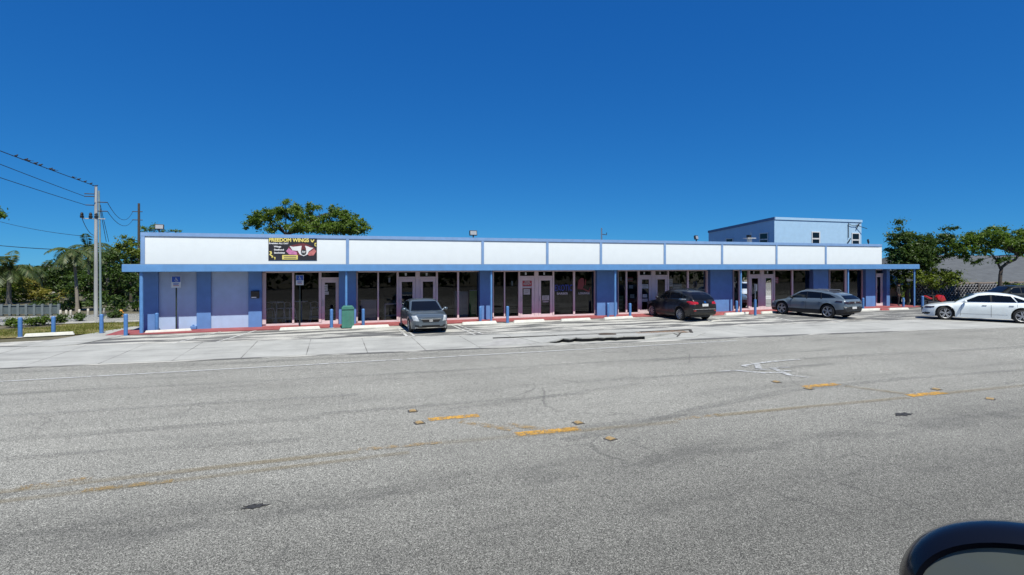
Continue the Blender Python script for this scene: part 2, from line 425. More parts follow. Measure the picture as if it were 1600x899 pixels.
# ------------------------------------------------------------ painted markings, each a thin sheet with worn-away gaps
def worn(name, c, keep=.5, scale=9, fine=70):
    m, nt, b = new_mat(name); v = coords(nt); out = nt.nodes['Material Output']
    n1 = noise(nt, v, scale, 5, .7); n2 = noise(nt, v, fine, 2)
    a = mix(nt, .45, n1, n2)
    f = ramp(nt, a, [(1-keep-.04, 0.0), (1-keep+.04, 1.0)])
    col = mix(nt, n2, [x*.75 for x in c], [min(1, x*1.15) for x in c])
    nt.links.new(col, b.inputs['Base Color']); b.inputs['Roughness'].default_value = .8
    tr = N(nt, 'ShaderNodeBsdfTransparent'); mx = N(nt, 'ShaderNodeMixShader')
    nt.links.new(f, mx.inputs[0]); nt.links.new(tr.outputs[0], mx.inputs[1]); nt.links.new(b.outputs[0], mx.inputs[2])
    nt.links.new(mx.outputs[0], out.inputs[0]); return m
def soft(name, c, lo, hi, stretch=(.25, 3.0, 1)):
    m, nt, b = new_mat(name); out = nt.nodes['Material Output']
    n1 = noise(nt, coords(nt, stretch), 1.0, 4); n2 = noise(nt, coords(nt), 110, 2)
    f = mix(nt, 1.0, ramp(nt, n1, [(.3, lo), (.7, hi)]), ramp(nt, n2, [(.35, .45), (.65, 1.5)]), 'MULTIPLY')
    b.inputs['Base Color'].default_value = (*c, 1); b.inputs['Roughness'].default_value = .85
    tr = N(nt, 'ShaderNodeBsdfTransparent'); mx = N(nt, 'ShaderNodeMixShader')
    nt.links.new(f, mx.inputs[0]); nt.links.new(tr.outputs[0], mx.inputs[1]); nt.links.new(b.outputs[0], mx.inputs[2])
    nt.links.new(mx.outputs[0], out.inputs[0]); return m
YEL = worn('worn_yellow_paint', (.56, .31, .055), .52, 7, 45)
YELF = worn('faded_yellow_paint', (.36, .25, .11), .46, 5)
YELG = soft('ghost_yellow_paint', (.27, .205, .095), .06, .42)
WHT = worn('worn_white_paint', (.50, .51, .51), .52, 5)
WHF = worn('faded_white_paint', (.50, .505, .50), .55, 4)
TYRE = soft('rubber_trace', (.08, .08, .078), .03, .21)
def strip_px(p, q, wd, z=.006):
    a, b_ = Vector(G(*p)), Vector(G(*q)); d = (b_-a).normalized(); n = Vector((-d.y, d.x))*wd/2
    return [(*(a-n), z), (*(b_-n), z), (*(b_+n), z), (*(a+n), z)]
def marking(name, m, strips, z=.006):
    mb = MB()
    for i, s in enumerate(strips):
        if isinstance(s[0][0], (tuple, list)): mb.quad(*[(*G(*p), z+.0012*i) for p in s[0]])
        else: mb.quad(*[(x, y, z+.0012*i) for x, y, _ in strip_px(*s)])
    o = mb.build(name, m); o['kind'] = 'structure'; return o
marking('yellow_marking', YEL, [((669, 656), (748, 649.5), .21), ((806, 679.5), (905, 670), .22), ((1255, 605), (1309, 600.5), .22), ((1420, 619), (1475, 614), .22)])
marking('yellow_marking', YELF, [((20, 765), (145, 747), .15), ((720, 659), (800, 672), .22), ((130, 767), (270, 752), .13), ((790, 663), (850, 672), .2), ((1055, 656), (1125, 649), .15), ((560, 704), (690, 692), .14)], .0075)
marking('yellow_marking', YELG, [((-60, 776), (560, 706), .16), ((-60, 792), (640, 708), .14), ((690, 693), (1060, 660), .16), ((1120, 650), (1420, 622), .16), ((1470, 616), (1700, 594), .16), ((1320, 604), (1420, 617), .2)], .009)
marking('white_marking', WHF, [((-60, 600), (430, 573), .10), ((430, 573.5), (700, 558), .11), ((700, 558), (1000, 541.5), .11), ((1000, 541.5), (1150, 533), .10)], .0105)
lane = [((1124, 581), (1152, 579.5), .09), ((1150, 579.5), (1196, 583.8), .16), ((1190, 583.2), (1222, 583.2), .12),
        ((1206, 575.5), (1235, 587.5), .16), ((1232, 587.2), (1264, 590.8), .09), ((1208, 575.5), (1234, 574.8), .12), ((1220, 580.5), (1236, 580.5), .1),
        ((1160, 572.5), (1185, 568.8), .13), ((1185, 568.5), (1215, 565), .16), ((1215, 565), (1250, 562.8), .09), ((1161, 572.5), (1166, 574.5), .12),
        ((1182, 569), (1186, 577.5), .17), ((1180, 579), (1202, 578.6), .1)]
marking('white_arrow_marking', WHT, lane, .0118)
marking('tyre_trace', TYRE, [((-60, 693), (500, 652), .30), ((-60, 722), (470, 688), .22), ((500, 648), (920, 615), .22), ((880, 690), (985, 668), .26), ((985, 668), (1095, 639), .27), ((1095, 639), (1230, 612), .28), ((1230, 612), (1420, 592), .26), ((1420, 592), (1700, 572), .24), ((700, 640), (830, 625), .2), ((830, 625), (1000, 600), .2),
        ((880, 673), (1150, 641), .2), ((-40, 620), (420, 596), .25), ((420, 596), (1300, 548), .25), ((-60, 586), (420, 566), .5), ((420, 565), (900, 545), .35), ((900, 600), (1300, 570), .2), ((0, 652), (560, 618), .2), ((1250, 562), (1700, 538), .35)], .0135)
# stall lines of the lot
stall = [((349, 518), (270, 537.5), .13), ((404, 516), (340, 535), .13), ((621, 513), (637, 527), .12), ((630, 512), (647, 526), .10),
         ((706, 509), (742, 524), .10), ((716, 509), (754, 523), .10), ((1109, 496), (1133, 502), .13), ((1100, 500), (1120, 506), .12), ((1212, 497), (1238, 503), .14), ((1290, 500), (1330, 506), .14),
         ((1365, 492), (1408, 496), .14)]
marking('stall_marking', worn('worn_stall_paint', (.58, .58, .56), .53, 4), stall, .0185)

# ------------------------------------------------------------ broken kerb inlet in the pavement
inlet = thing('storm_drain', 'broken concrete storm drain inlet with a long black gap at the road edge', 'storm drain', (*G(930, 533), 0))
x0, y0 = G(846, 537.5); x1, y1 = G(1007, 531.3)
x2, y2 = G(1078, 518.5); x3, y3 = G(800, 527)
def lerp(a, b, t): return a+(b-a)*t
top = []
for i in range(25):
    t = i/24
    top.append((lerp(x0, x1, t), lerp(y0, y1, t)+(.10*math.sin(i*1.7)+.09*math.sin(i*3.9+1)+.05*math.sin(i*7.3))*(1-t*.75)-.02))
def lift(t): u_ = min(1, t/.22); return .025+.155*u_*u_*(3-2*u_)
rx0, ry0 = x0-.35, y3-.2
rear_e = [(lerp(rx0, x2, i/24), lerp(ry0, y2, i/24)) for i in range(25)]
mb = MB()
for i in range(24):
    za, zb = lift(i/24), lift((i+1)/24); (xa, ya), (xb, yb), (xc, yc), (xd, yd) = top[i], top[i+1], rear_e[i+1], rear_e[i]
    mb.quad((xa, ya, za), (xb, yb, zb), (xc, yc, .022), (xd, yd, .022)); mb.quad((xa, ya, max(.0, za-.04)), (xb, yb, max(.0, zb-.04)), (xb, yb, zb), (xa, ya, za))
mb.quad((x1, top[-1][1], 0), (x2, y2, .0), (x2, y2, .022), (x1, top[-1][1], lift(1)))
mb.build('slab', SLABM, inlet)
mb = MB()
for i in range(24):
    (xa, ya), (xb, yb) = top[i], top[i+1]
    mb.quad((xa, ya+.12, 0), (xb, yb+.12, 0), (xb, yb+.12, lift((i+1)/24)-.025), (xa, ya+.12, lift(i/24)-.025))
mb.build('chamber', BLACK, inlet)
mb = MB(); mb.prism([(x1+.02, y1-.02), (x1+2.3, y1-.1), (x2+.3, y2-.7), (x2+.1, y2-.45), (x1+.2, y1+.7)], .0, .035); mb.build('apron', SLABM, inlet)
mb = MB(); mb.prism([(x0-2.6, y0-.1), (x0-.25, y0-.04), (x0-.5, y3-.5), (x3-.6, y3-.6)], 0, .03); mb.build('apron', CONC, inlet)
mx_, my_ = G(949, 522.5, .07)
mh = MB().lathe([(0, .004), (.30, .004), (.33, .002), (.36, .003), (.38, 0)], (mx_, my_, .085), 'z', 28)
for k in range(-4, 5): mh.box(mx_-.25, mx_+.25, my_+k*.055-.012, my_+k*.055+.012, .0885, .092)
tag(mh.build('manhole_cover', paint('rusty_iron', (.12, .095, .075), .7, .3, var=.3, scale=8)), 'round rusty iron manhole cover set in the slab above the storm drain gap', 'manhole cover')

# broken pavement behind the inlet: open joints and rust-stained rubble
marking('pavement_crack', worn('open_joint_dirt', (.045, .04, .033), .62, 3), [((770, 529.5), (872, 525.6), .16), ((872, 525.2), (1000, 520.2), .10), ((1000, 520), (1080, 516.3), .22), ((1078, 516.4), (1081, 521.5), .12), ((1020, 524.5), (1046, 520.5), .07), ((1046, 521), (1062, 526), .06), ((1064, 521), (1058, 528), .06)], .040)
marking('rust_stain', worn('rust_stained_concrete', (.27, .175, .11), .50, 4), [((1000, 523.2), (1070, 519.2), .8)], .048)
# ------------------------------------------------------------ reflective road studs
STUD_Y = paint('amber_stud', (.36, .25, .11), .5, var=.25, scale=20); STUD_B = paint('worn_stud_base', (.07, .065, .06), .7)
st0 = None
studs = [(645, 643, 'road stud', 'dull amber road stud above the yellow dash, farthest back of the pair at its tip', 0), (655.5, 661.5, '', 'dull amber road stud at the left tip of the faded yellow dash in mid road', .2),
         (904, 661.5, '', 'bright amber road stud at the right end of the brightest yellow dash', .1), (954, 686.5, '', 'black and white loose road stud lying alone right of the brightest yellow dash', .3),
         (1213, 597.5, '', 'brown road stud just below the worn white arrow', 0), (1264, 608, '', 'brown road stud at the left end of the small yellow dash near the arrow', .1),
         (1463, 609, '', 'olive road stud right above the far right yellow dash', 0), (1547, 624, '', 'dark road stud lying alone at the far right of the road', .4)]
for i, (px, py, _, lab, rz) in enumerate(studs):
    gx, gy = G(px, py)
    if st0 is None:
        st0 = thing('road_stud', lab, 'road stud', (gx, gy, 0), rz, 'road studs along the centre line')
        MB().prism([(-.10, 0), (.10, 0), (.085, .012), (-.085, .012)], -.085, .085, 'y').build('base', STUD_B, st0, world=False)
        MB().prism([(-.07, .0122), (.07, .0122), (.035, .032), (-.035, .032)], -.065, .065, 'y').build('reflector', STUD_Y, st0, world=False, bevel=.006)
    else: dup(st0, (gx, gy, 0), rz, lab)
# patched holes
for px, py, a, b_, lab in ((398, 792, .13, .06, 'dark ragged tar patch in the near lane, left of the middle'), (1411, 648, .19, .09, 'dark ragged tar patch under the far right yellow dash')):
    gx, gy = G(px, py)
    pts = [(gx+a*math.cos(t)*(1+.35*math.sin(5*t+px)), gy+b_*math.sin(t)*(1+.3*math.cos(7*t))) for t in [2*math.pi*k/22 for k in range(22)]]
    o = MB().prism(pts, .001, .010).build('tar_patch', worn('ragged_tar', (.035, .035, .036), .56, 14, 60))
    tag(o, lab, 'tar patch', 'tar patches in the road')
# ============================================================ THE SHOP ROW
shop = thing('shop_building', 'long low white and periwinkle blue shop row with flat roof, canopy and dark shop windows', 'building', (15, 28, 0))
Z_C0, Z_C1, Z_T0, Z_T1 = 2.68, 3.0, 4.27, 4.44
FY = 28.0; GY = 28.2
def px_box(mb, a, b_, y0, y1, z0, z1, plane): return mb.box(XP(a, plane), XP(b_, plane), y0, y1, z0, z1)
# solid body behind and above
mb = MB()
mb.box(WX0+.02, WX0+.2, 28.4, 38, 0, 4.2); mb.box(WX1-.2, WX1-.02, 28.9, 38, 0, 4.2); mb.box(WX0+.2, WX1-.2, 37.8, 38, 0, 4.2)
mb.box(WX0+.02, WX1-.9, 28.13, 28.42, 2.70, 4.26)
mb.build('wall', NAVY, shop)
MB().box(WX0+.2, WX1-.2, 28.45, 37.8, 3.9, 4.02).build('roof', CONC, shop)
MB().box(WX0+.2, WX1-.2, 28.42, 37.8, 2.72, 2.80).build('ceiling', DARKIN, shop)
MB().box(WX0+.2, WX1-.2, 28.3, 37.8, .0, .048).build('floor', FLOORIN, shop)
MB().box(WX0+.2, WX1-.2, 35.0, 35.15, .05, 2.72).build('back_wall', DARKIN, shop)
pillars = [(220.5, 247.5, NAVY), (307, 329.5, NAVY), (388, 409, NAVY), (529.5, 556.5, NAVY), (750, 769, NAVY), (933, 964.5, NAVY), (1110, 1144.5, NAVY), (1271, 1294.5, NAVY), (1353, 1368, NAVY), (1385.5, 1390.5, NAVY)]
for a, b_, m in pillars:
    xa, xb = XP(a, 27.88), XP(b_, 27.88)
    MB().box(xa, xb, 27.88, 28.55, .02, 2.70).build('pillar', m, shop, bevel=.012)
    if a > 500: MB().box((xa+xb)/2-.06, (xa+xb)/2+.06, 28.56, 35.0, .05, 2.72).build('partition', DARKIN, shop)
for a, b_ in ((247.5, 307), (329.5, 388)):
    xa, xb = XP(a, 27.9)+.003, XP(b_, 27.9)-.003
    MB().box(xa, xb, 27.97, 28.3, .02, 2.70).build('wall_panel', LAV, shop)
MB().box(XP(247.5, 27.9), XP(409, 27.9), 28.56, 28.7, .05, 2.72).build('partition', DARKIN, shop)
# canopy with posts
mb = MB(); mb.box(CX0, CX1, 26.85, 28.12, Z_C0, Z_C1)
mb.box(WX1+.004, CX1-.004, 28.12, 31.0, Z_C0+.002, Z_C1-.002)
mb.build('canopy', BLUE, shop, bevel=.02)
MB().box(CX0+.03, CX1-.03, 26.88, 28.10, Z_C1+.001, Z_C1+.02).build('canopy_flashing', STEEL, shop)
for px in (221, 541, 767.5, 961, 1157.5, 1325, 1428.5):
    xa = XP(px, 27.02)
    MB().tube([(xa, 27.02, .05), (xa, 27.02, Z_C0)], .058 if px > 300 else .075, 14).build('canopy_post', BLUEMETAL, shop, smooth=40)
# sign band: parapet, white panels, blue strips
divs = [543, 754, 855, 938.7, 1038.5, 1128, 1213, 1290]
RC = 1.0
def round_end(mb, x_start, r, yf, z0, z1, depth):
    pts = [(x_start, yf)]
    pts += [(WX1-r+r*math.sin(t), yf+r-r*math.cos(t)) for t in [math.pi/2*k/10 for k in range(11)]]
    pts += [(WX1, yf+depth), (x_start, yf+depth)]
    mb.prism(pts, z0, z1)
xs = [WX0+.16]+[XP(p, FY) for p in divs]
for i, xa in enumerate(xs):
    mb = MB()
    if i < len(xs)-1:
        mb.box(xa+(.075 if i else 0), xs[i+1]-.075, FY, FY+.12, Z_C1-.05, Z_T0)
    else: round_end(mb, xa+.075, RC, FY, Z_C1-.05, Z_T0, 1.3)
    mb.build('sign_panel', WHITE, shop)
for xa in xs[1:]:
    MB().box(xa-.073, xa+.073, FY-.035, FY+.1, Z_C1-.04, Z_T0+.004).build('pilaster_strip', BLUELT, shop)
MB().box(WX0, WX0+.158, FY-.035, FY+.4, Z_C1-.04, Z_T0+.002).build('pilaster_strip', BLUELT, shop)
mb = MB(); round_end(mb, WX0, RC+.04, FY-.04, Z_T0+.005, Z_T1, 1.4)
mb.build('parapet_cap', BLUELT, shop)
# shop fronts
PZ0, SZ, DZ, TZ, HZ = .052, .14, 2.27, 2.36, 2.60
units = [
 [('j', 409, 416), ('g', 416, 456.5), ('m', 456.5, 460), ('g', 460, 498), ('m', 498, 502.5), ('d', 502.5, 529.5)],
 [('j', 556.5, 559), ('g', 559, 589.5), ('m', 589.5, 592), ('g', 592, 619.5), ('m', 619.5, 623), ('d', 623, 649), ('w', 649, 656), ('d', 656, 681), ('m', 681, 684), ('g', 684, 714), ('m', 714, 717), ('g', 717, 747.5), ('m', 747.5, 750)],
 [('j', 769, 771), ('g', 771, 787), ('m', 787, 789), ('g', 789, 809.5), ('m', 809.5, 812), ('d', 812, 834.5), ('w', 834.5, 841), ('d', 841, 863), ('m', 863, 865.5), ('g', 865.5, 895), ('m', 895, 898), ('g', 898, 928), ('j', 928, 933)],
 [('j', 964.5, 965.5), ('g', 965.5, 977), ('m', 977, 979.5), ('g', 979.5, 996), ('m', 996, 999), ('d', 999, 1017), ('w', 1017, 1023.5), ('d', 1023.5, 1042), ('m', 1042, 1044.5), ('g', 1044.5, 1073), ('m', 1073, 1075.5), ('g', 1075.5, 1102.5), ('j', 1102.5, 1110)],
 [('j', 1144.5, 1145.5), ('g', 1145.5, 1153.5), ('m', 1153.5, 1156), ('g', 1156, 1168.5), ('m', 1168.5, 1171), ('d', 1171, 1187), ('w', 1187, 1193), ('d', 1193, 1208), ('m', 1208, 1210), ('g', 1210, 1236), ('m', 1236, 1238.5), ('g', 1238.5, 1265), ('j', 1265, 1271)],
 [('j', 1294.5, 1295.5), ('g', 1295.5, 1319), ('m', 1319, 1322), ('g', 1322, 1346), ('j', 1346, 1353)],
 [('e', 1368, 1385.5)],
]
doors = []
for ui, unit in enumerate(units):
    fr = MB(); a0, a1 = XP(unit[0][1], GY)+.004, XP(unit[-1][2], GY)-.004
    fr.box(a0, a1, GY-.05, GY+.07, PZ0, SZ)                      # sill rail
    fr.box(a0, a1, GY-.05, GY+.07, HZ, 2.699)                    # head rail
    kids = []
    for k, a, b_ in unit:
        xa, xb = XP(a, GY), XP(b_, GY)
        if k in 'jm': fr.box(xa+.004, xb-.004, GY-(.09 if k == 'j' else .06), GY+.06, SZ-.001, HZ+.001)
        elif k == 'w': fr.box(xa+.002, xb-.002, GY-.045, GY+.05, SZ-.001, HZ+.001)
        elif k == 'g': kids.append((xa, xb))
        elif k in 'de':
            if k == 'e':
                for q0 in (xa+.001, xb-.009): fr.box(q0, q0+.008, GY-.05, GY+.05, SZ-.001, HZ+.001)
            fr.box(xa, xb, GY-.055, GY+.05, DZ+.004, TZ)
            doors.append((xa, xb, k, ui))
            kids.append((xa, xb, TZ, HZ))
    fo = fr.build('storefront_frame', PINK, shop)
    for q in kids:
        z0, z1 = (SZ, HZ) if len(q) == 2 else (q[2], q[3])
        MB().quad((q[0], GY+.01, z0), (q[1], GY+.01, z0), (q[1], GY+.01, z1), (q[0], GY+.01, z1)).build('window_pane', PANE, fo)
for xa, xb, k, ui in doors:
    n = 2 if k == 'e' else 1
    for j in range(n):
        a, b_ = xa+(xb-xa)*j/n, xa+(xb-xa)*(j+1)/n
        s = .15 if n == 1 else .10
        d = MB(); y0, y1 = GY-.04, GY+.012
        d.box(a+.01, a+s, y0, y1, .055, DZ); d.box(b_-s, b_-.01, y0, y1, .055, DZ)
        d.box(a+s, b_-s, y0, y1, .055, .22+.08*(ui % 2)); d.box(a+s, b_-s, y0, y1, DZ-.17, DZ)
        do = d.build('door', PINK, shop)
        MB().quad((a+s, y0+.025, .2), (b_-s, y0+.025, .2), (b_-s, y0+.025, DZ-.16), (a+s, y0+.025, DZ-.16)).build('door_glass', PANE, do)
        hx = a+.06
        MB().tube([(hx, y0-.002, .95), (hx, y0-.05, .97), (hx, y0-.05, 1.2), (hx, y0-.002, 1.22)], .012, 6).build('door_handle', STEEL, do, smooth=40)
STK = paint('white_sticker', (.62, .62, .64), .5)
for i, (xa, xb, k, ui) in enumerate(doors):
    if k == 'd' and ui: 
        xm = xa+(xb-xa)*.42
        MB().box(xm-.045, xm+.045, GY-.004, GY+.008, TZ+.05, TZ+.2).build('number_sticker', STK, shop)

# ------------------------------------------------------------ things fixed to the building's front
banner_x0, banner_x1 = XP(419.3, 27.975), XP(495.2, 27.975)
bz0, bz1 = ZP(457, 406.8, 27.975), ZP(457, 372, 27.975)
ban = thing('shop_banner', 'black shop banner with yellow lettering and white wings on the white sign band', 'banner', (banner_x0, 27.975, bz0))
BW, BH = banner_x1-banner_x0, bz1-bz0
def bx_(u): return banner_x0+u*BW
def bz_(v): return bz1-v*BH
MB().box(banner_x0, banner_x1, 27.975, 27.995, bz0, bz1).build('board', paint('banner_black', (.022, .02, .026), .5, var=.3), ban)
Y1 = paint('banner_yellow', (.78, .66, .18), .5); W1 = paint('banner_white', (.78, .78, .78), .5); P1 = paint('banner_pink', (.62, .22, .42), .5, var=.3, scale=6); B1 = paint('banner_maroon', (.16, .035, .04), .5, var=.35, scale=6); S1 = paint('banner_salmon', (.55, .18, .17), .5, var=.3, scale=7)
def flat(name, pts, m, lvl): MB().prism([(bx_(u), bz_(v)) for u, v in pts], 27.974-.003*lvl, 27.9745-.003*(lvl-1), 'y').build(name, m, ban)
text_mesh('title', 'FREEDOM WINGS', .24, ((bx_(.008)+bx_(.835))/2, 27.970, bz_(.105)), Y1, ban, width=BW*.82, bold=.010)
text_mesh('subtitle', 'Breakfast ALL DAY', .10, ((bx_(.008)+bx_(.41))/2, 27.970, bz_(.255)), W1, ban, width=BW*.40, bold=.004)
for i, s in enumerate(('Wings', 'Seafood', 'Sandwiches')):
    text_mesh('menu_line', s, .10, (bx_((.185, .215, .225)[i]), 27.970, bz_(.40+.137*i)), W1, ban, width=BW*(.15, .20, .22)[i], bold=.005)
flat('emblem_halo', [(.40, .42), (.47, .33), (.60, .26), (.72, .235), (.82, .29), (.90, .40), (.97, .47), (.93, .62), (.86, .74), (.72, .80), (.55, .78), (.44, .62)], B1, 1)
flat('emblem_wing', [(.36, .60), (.41, .46), (.47, .55), (.58, .63), (.585, .76), (.42, .74)], P1, 2)
flat('emblem_wing', [(.99, .58), (.94, .50), (.86, .60), (.80, .72), (.84, .80), (.93, .78)], S1, 2)
flat('emblem_wing', [(.43, .36), (.50, .40), (.60, .375), (.68, .35), (.67, .50), (.66, .62), (.72, .74), (.72, .82), (.64, .74), (.60, .58), (.49, .56)], W1, 3)
flat('emblem_wing', [(.93, .44), (.86, .42), (.80, .37), (.75, .345), (.77, .48), (.78, .62), (.72, .74), (.72, .82), (.80, .74), (.83, .60), (.88, .52)], W1, 3)
flat('emblem_disc', [(.722+.058*math.cos(t), .64+.13*math.sin(t)) for t in [2*math.pi*k/20 for k in range(20)]]+[], BLACK, 4)
text_mesh('emblem_letters', 'FW', .16, (bx_(.722), 27.956, bz_(.64)), W1, ban, width=BW*.075, bold=.004)
flat('notice_box', [(.28, .77), (.60, .77), (.60, .97), (.28, .97)], Y1, 2)
GR = paint('banner_grey_text', (.20, .17, .10), .5)
for v in (.83, .91): flat('notice_line', [(.31, v-.02), (.57, v-.02), (.57, v+.02), (.31, v+.02)], GR, 3)
for pts in ([(.865, .06), (.885, .06), (.895, .14), (.93, .05), (.95, .07), (.915, .19), (.88, .17)], [(.95, .22), (.99, .20), (.99, .24), (.965, .26), (.97, .33), (.99, .34), (.985, .38), (.95, .35)],
            [(.015, .61), (.06, .60), (.075, .70), (.05, .75), (.10, .82), (.085, .90), (.06, .88), (.07, .84), (.015, .76), (.045, .68)], [(.11, .86), (.145, .86), (.14, .97), (.12, .97), (.125, .90), (.105, .89)]):
    flat('flourish', pts, Y1, 2)

mbx = thing('mailbox', 'black wall mailbox on the blue pillar left of the first shop window', 'mailbox', (XP(398.5, 27.8), 27.8, 1.3))
xa, xb = XP(392, 27.8), XP(405, 27.8); z0, z1 = ZP(398, 466.5, 27.8), ZP(398, 454.5, 27.8)
MB().prism([(27.78, z0), (27.87, z0), (27.87, z1), (27.75, z1-.05)], xa, xb, 'x').build('box', BLACK, mbx, bevel=.008)
MB().box(xa+.02, xb-.02, 27.74, 27.76, z1-.06, z1-.03).build('lid', paint('mailbox_lid', (.03, .03, .035), .35), mbx)
MB().box(xa+.03, xb-.12, 27.769, 27.779, z0+.02, z0+.07).build('number_plate', W1, mbx)
# wall hydrant cap at the foot of the lavender panel
xa = XP(303, 27.9); hb = thing('pipe_box', 'small blue utility box at the foot of the lavender wall panel', 'utility box', (xa, 27.8, .05))
MB().box(xa-.12, xa+.13, 27.74, 27.96, .06, .2).build('casing', NAVY, hb, bevel=.02); MB().tube([(xa, 27.8, .2), (xa, 27.8, .26)], .04, 10).build('cap', NAVY, hb)

# floodlights on the parapet
FLB = paint('lamp_black', (.02, .02, .022), .5); LENS = paint('lamp_lens', (.36, .37, .38), .25, coat=.5)
def floodlight(px, py, lab, s=1.0, yaw=0.0):
    Y = 28.25; x = XP(px, Y); t = thing('floodlight', lab, 'floodlight', (x, Y, Z_T1), yaw, 'floodlights on the parapet')
    h = ZP(px, py, Y)-Z_T1
    MB().box(-.03*s, .03*s, -.03, .03, -.2, h).build('bracket', FLB, t, world=False)
    a = .21*s; bm_ = MB().prism([(-.06, h-.12*s), (.05, h-.14*s), (.09, h+.11*s), (-.02, h+.15*s)], -a, a, 'x'); bm_.build('housing', FLB, t, world=False, bevel=.012)
    MB().quad((-a*.82, -.066, h-.09*s), (a*.82, -.066, h-.09*s), (a*.82, -.032, h+.11*s), (-a*.82, -.032, h+.11*s)).build('lens', LENS, t, world=False)
floodlight(249, 355, 'black floodlight above the far left end of the white sign band', .85, .1)
floodlight(739.5, 364.5, 'black floodlight above the strip between the second and third white panels')
floodlight(1088, 371.5, 'black tilted floodlight just left of the two storey block', .95, .5)
floodlight(1357, 377, 'black tilted floodlight at the right end of the parapet by the tree', .95, .6)
ax_ = XP(940, 30); an = thing('roof_antenna', 'thin grey antenna mast with short cross arm standing on the shop roof', 'antenna', (ax_, 30, 4.0))
zt = ZP(940, 356.5, 30); MB().tube([(ax_, 30, 4.02), (ax_, 30, zt)], .045, 8).build('mast', STEEL, an)
MB().tube([(ax_, 30, zt-.38), (ax_+.35, 30, zt-.42), (ax_+.35, 30, zt-.28)], .025, 6).build('cross_arm', FLB, an)

# ------------------------------------------------------------ lettering and notices in the shop windows
def wtext(name, txt, px0, px1, py, h, m, lab, cat='lettering'):
    xa, xb = XP(px0, GY-.02), XP(px1, GY-.02)
    o = text_mesh(name, txt, h/.72, ((xa+xb)/2, GY-.006, ZP((px0+px1)/2, py, GY)), m, None, width=xb-xa, ext=.003, bold=.006)
    tag(o, lab, cat); return o
NB = paint('blue_vinyl', (.025, .045, .30), .4); NW = paint('white_vinyl', (.45, .45, .47), .5); NR = paint('red_vinyl', (.20, .022, .026), .4)
wtext('window_lettering', 'EXOTIC', 867, 894.5, 450.5, .36, NB, 'large blue word EXOTIC on the barber shop window')
wtext('window_lettering', 'BARBER', 870, 887.5, 459, .12, NW, 'small white word BARBER under the blue lettering')
wtext('window_lettering', 'LOUNGE', 904, 921.5, 458.5, .12, NW, 'small white word LOUNGE under the red emblem')
em = MB(); xe = XP(909, GY); ze = ZP(909, 446, GY)
for pts in ([(-.28, -.2), (-.22, .28), (-.05, .42), (.12, .40), (.16, .05), (.05, -.18)], [(-.3, -.22), (.1, -.25), (.45, -.42), (.52, -.30), (.55, -.12), (.5, -.13), (.44, -.32), (.1, -.17)], [(.20, .0), (.24, .0), (.26, .34), (.22, .34)]):
    em.prism([(xe+a, ze+b_) for a, b_ in pts], GY-.012, GY-.004, 'y')
tag(em.build('window_emblem', NR), 'red razor like emblem on the barber shop window above LOUNGE', 'emblem')
def notice(name, px0, px1, py0, py1, m, lab, cat='notice', Y=GY-.035, lines=0, lm=None, group=None):
    t = thing(name, lab, cat, (XP(px0, Y), Y, ZP(px0, py1, Y)), 0, group)
    xa, xb = XP(px0, Y), XP(px1, Y); pm = (px0+px1)/2; z0, z1 = ZP(pm, py1, Y), ZP(pm, py0, Y)
    MB().box(xa, xb, Y-.004, Y+.004, z0, z1).build('sheet', m, t)
    for k in range(lines):
        zz = z1-(z1-z0)*(k+1)/(lines+1)
        MB().box(xa+(xb-xa)*.15, xb-(xb-xa)*.15*(1+k % 2), Y-.006, Y-.0045, zz-.012, zz+.012).build('print_line', lm or GR, t)
    return t, xa, xb, z0, z1
RS = paint('sign_red', (.42, .05, .055), .5); PW = paint('paper_white', (.50, .50, .50), .7, var=.15, scale=8)
t, xa, xb, z0, z1 = notice('rent_sign', 815.5, 832, 439, 451, RS, 'red and white FOR RENT sign on the left door of the barber shop unit', 'sign')
text_mesh('word', 'FOR', .15, ((xa+xb)/2, GY-.041, z1-.075), PW, t, width=(xb-xa)*.5, bold=.004)
text_mesh('word', 'RENT', .15, ((xa+xb)/2, GY-.041, z1-.19), PW, t, width=(xb-xa)*.72, bold=.004)
MB().box(xa+.02, xb-.02, GY-.042, GY-.0395, z0+.02, z0+.12).build('phone_strip', PW, t)
notice('paper_notice', 818, 828, 452, 460.5, PW, 'small white paper under the FOR RENT sign', lines=2)
notice('paper_notice', 847, 858, 462, 469.5, PW, 'white decal with a dark pattern on the right door beside EXOTIC', lines=3)
notice('paper_notice', 848, 857, 471, 472.5, PW, 'thin white strip under the decal on the right barber door')
notice('paper_notice', 505.5, 512, 445, 455, PW, 'white notice with print on the door of the first shop', lines=2)
notice('paper_notice', 506, 513.5, 456, 460.5, PW, 'smaller white notice below the first shop door notice', lines=1)
t, xa, xb, z0, z1 = notice('open_sign', 980, 989, 433, 440, RS, 'red OPEN sign hanging in the window left of the black car', 'sign', GY+.06)
text_mesh('word', 'OPEN', .11, ((xa+xb)/2, GY+.052, (z0+z1)/2), PW, t, width=(xb-xa)*.85, bold=.003)
GP = paint('green_poster', (.10, .16, .075), .6, var=.6, scale=9); RP = paint('red_poster', (.13, .035, .04), .6, var=.5, scale=9); TP = paint('teal_poster', (.10, .17, .18), .6, var=.35, scale=9)
notice('poster', 965.8, 974, 462.5, 488, GP, 'tall green and white poster low in the narrow window by the blue post', 'poster', GY+.04, 3, PW)
notice('poster', 981, 993, 467, 487, RP, 'dark red poster low in the window under the OPEN sign', 'poster', GY+.04, 3)
notice('paper_notice', 983, 989, 446, 451, PW, 'small white notice high in the window under the OPEN sign', Y=GY+.04, lines=1)
notice('paper_notice', 984.5, 991, 460, 466, PW, 'small white notice just above the dark red poster', Y=GY+.04, lines=1)
notice('paper_notice', 1003, 1013, 444.5, 451, PW, 'white notice at the top of the door behind the black car', lines=2)
